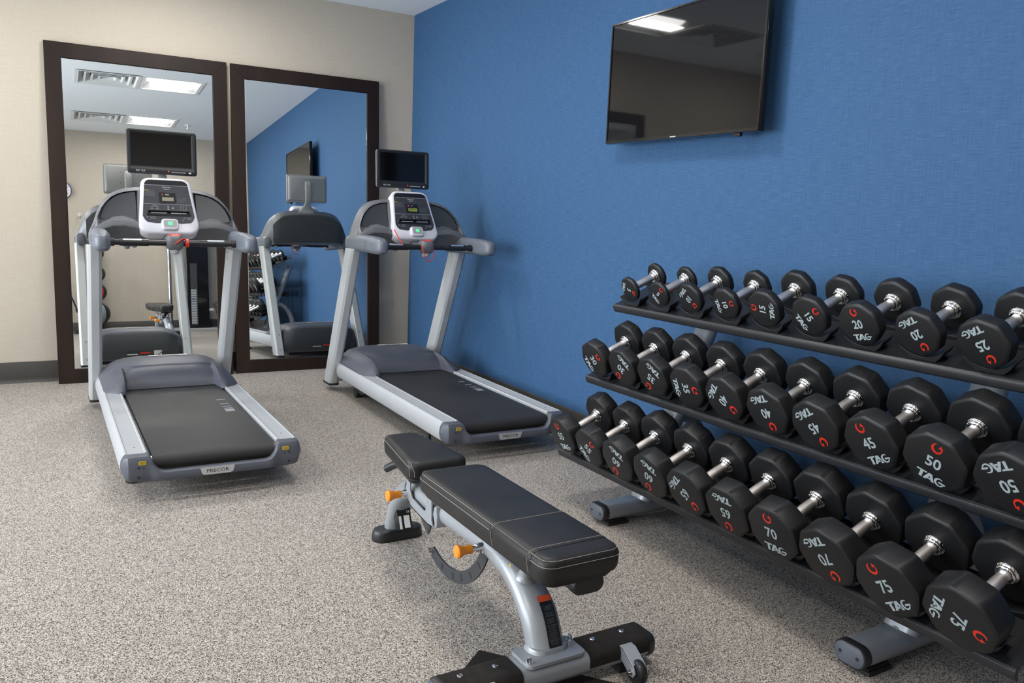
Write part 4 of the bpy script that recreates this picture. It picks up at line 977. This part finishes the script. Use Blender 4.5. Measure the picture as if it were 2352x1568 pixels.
# ------------------------------------------------------------------ equipment at the far end, seen in the mirrors
t = thing('ball_rack', 'black upright medicine ball rack by the end wall, reflected in the left mirror', 'ball rack', (-2.072, -6.33, 0))
b = B(); box(b, -.05, .05, -.20, .14, 0, .03); box(b, -.28, .28, -.14, -.09, 0, .03); obj('base', b, 'shelf', t, bevel=.006)
b = B(); sweep(b, [(0, -.175, .02), (0, -.175, .6), (0, -.175, 1.35)], rrect(.05, .05, .01, 3)); obj('post', b, 'shelf', t)
BALLS = [(1.08, .100, 'ball_blue', 'small blue and black medicine ball, highest seen on the ball rack'), (.80, .108, 'ball_yellow', 'yellow and black medicine ball on the rack above the red one'),
         (.555, .118, 'ball_red', 'red and black medicine ball on the ball rack above the grey one'), (.265, .150, 'ball_grey', 'large grey and black medicine ball lowest on the ball rack')]
for z, r_, mm, lb in BALLS:
    b = B(); sweep(b, [(0, -.175, z-r_-.012), (0, .06, z-r_-.012)], circ(8, .008)); sweep(b, [(-.05, .06, z-r_-.010), (.05, .06, z-r_-.010)], circ(8, .008)); obj('holder', b, 'shelf', t)
    bt = thing('medicine_ball', lb, 'medicine ball', (-2.072, -6.33+.075, z), 'medicine balls on the rack')
    for mi, nm, a0, a1 in ((mm, 'panel', -115, 8), ('mid_black', 'panel', 8, 245)):
        b = B(); rings = []
        for i in range(13):
            th = PI*i/12; rings.append([(r_*math.sin(th)*math.sin(math.radians(lerp(a0, a1, j/12))+.5), r_*math.sin(th)*math.cos(math.radians(lerp(a0, a1, j/12))+.5), r_*math.cos(th)) for j in range(13)])
        loft(b, rings, False, closed=False); bmesh.ops.remove_doubles(b, verts=b.verts, dist=1e-5); obj(nm, b, mi, bt, angle=60)
t = thing('cable_machine', 'tall black cable machine with chrome guide post by the end wall, seen in left mirror', 'cable machine', (-.86, -6.28, 0))
b = B(); box(b, -.10, .20, -.16, .12, .03, 1.42); obj('weight_tower', b, 'gloss_black', t, bevel=.02, seg=3)
b = B(); box(b, -.045, .045, .119, .124, .08, .95); sk = obj('weight_stack', b, 'backgrey', t)
for k in range(14):
    b = B(); box(b, -.043, .030, .1238, .1262, .10+.035*k, .128+.035*k); obj('weight_plate', b, 'print', sk)
b = B(); cyl(b, (-.015, .128, .45), (-.015, .142, .45), .012); obj('selector_pin', b, 'clockrim', sk)
b = B(); box(b, -.42, .55, -.20, -.10, 0, .035); box(b, -.42, .55, .10, .20, 0, .035); obj('base_frame', b, 'paleplastic', t, bevel=.006)
b = B(); cyl(b, (-.30, 0, .02), (-.30, 0, 1.62), .024); obj('guide_post', b, 'chrome', t)
b = B(); cyl(b, (-.20, .02, .05), (-.20, .02, 1.60), .006); obj('cable', b, 'mid_black', t)
b = B(); box(b, -.36, .30, -.04, .04, 1.58, 1.64); obj('top_beam', b, 'paleplastic', t, bevel=.008)
b = B(); cyl(b, (.20, .10, .29), (.48, .16, .29), .022); obj('lever_arm', b, 'paleplastic', t)
t = thing('wall_clock', 'round white wall clock with dark blue rim at the left mirror edge', 'clock', (-2.445, YF, 1.925))
b = B(); lathe(b, (0, 0, 0), (0, 1, 0), [(0, .122), (.03, .124), (.036, .119), (.036, .114), (.028, .112)], 40); obj('rim', b, 'clockrim', t)
b = B(); cyl(b, (0, .020, 0), (0, .029, 0), .1135, n=40); fc_ = obj('face', b, 'clockface', t)
fK = plane((0, .0295, 0), (-1, 0, 0), (0, 0, 1), (0, 1, 0))
for h in range(1, 13):
    b = B(); q = math.radians(90-30*h); text(b, str(h), .028, fK, .0004, d=.0004, at=(.088*math.cos(q), .088*math.sin(q))); obj('numeral', b, 'redled' if 0 else 'ball_red', fc_, flat=True)
for L_, a_, nm in ((.055, 60, 'hour_hand'), (.082, 200, 'minute_hand')):
    b = B(); q = math.radians(a_); ex = Vector((math.cos(q), math.sin(q))); ey = Vector((-ex.y, ex.x))
    flat_poly(b, [tuple(ex*-.012+ey*-.003), tuple(ex*L_+ey*-.0015), tuple(ex*L_+ey*.0015), tuple(ex*-.012+ey*.003)], fK, .0015 if 'h' == nm[0] else .0025); obj(nm, b, 'matte_black', t, flat=True)
t = thing('wall_hook', 'small chrome hook on the beige end wall, seen in left mirror', 'hook', (-2.235, YF, 1.605))
b = B(); cyl(b, (0, 0, 0), (0, .012, 0), .028); obj('rosette', b, 'steel', t)
b = B(); sweep(b, smooth_path([(0, .01, 0), (0, .05, 0), (0, .06, -.03), (0, .045, -.05)], 5), circ(10, .009)); obj('peg', b, 'chrome', t)
t = thing('exercise_stand', 'thin black slanted stand on the floor at the left mirror edge', 'stand', (-2.40, -6.25, 0))
b = B(); sweep(b, [(-.05, 0, .69), (.183, 0, .012)], circ(10, .010)); lg = obj('leg', b, 'mid_black', t)
b = B(); sweep(b, [(.072, 0, .335), (.088, 0, .288)], circ(12, .019)); obj('collar', b, 'mid_black', lg)
b = B(); sweep(b, [(-.05, 0, .69), (-.28, 0, .012)], circ(10, .010)); obj('leg', b, 'mid_black', t)
b = B(); sweep(b, [(-.05, 0, .66), (-.05, 0, 1.1)], circ(10, .012)); obj('post', b, 'mid_black', t)
b = B(); cyl(b, (-.30, .0, .010), (.24, .10, .010), .008, n=10); obj('floor_bar', b, 'mid_black', t)
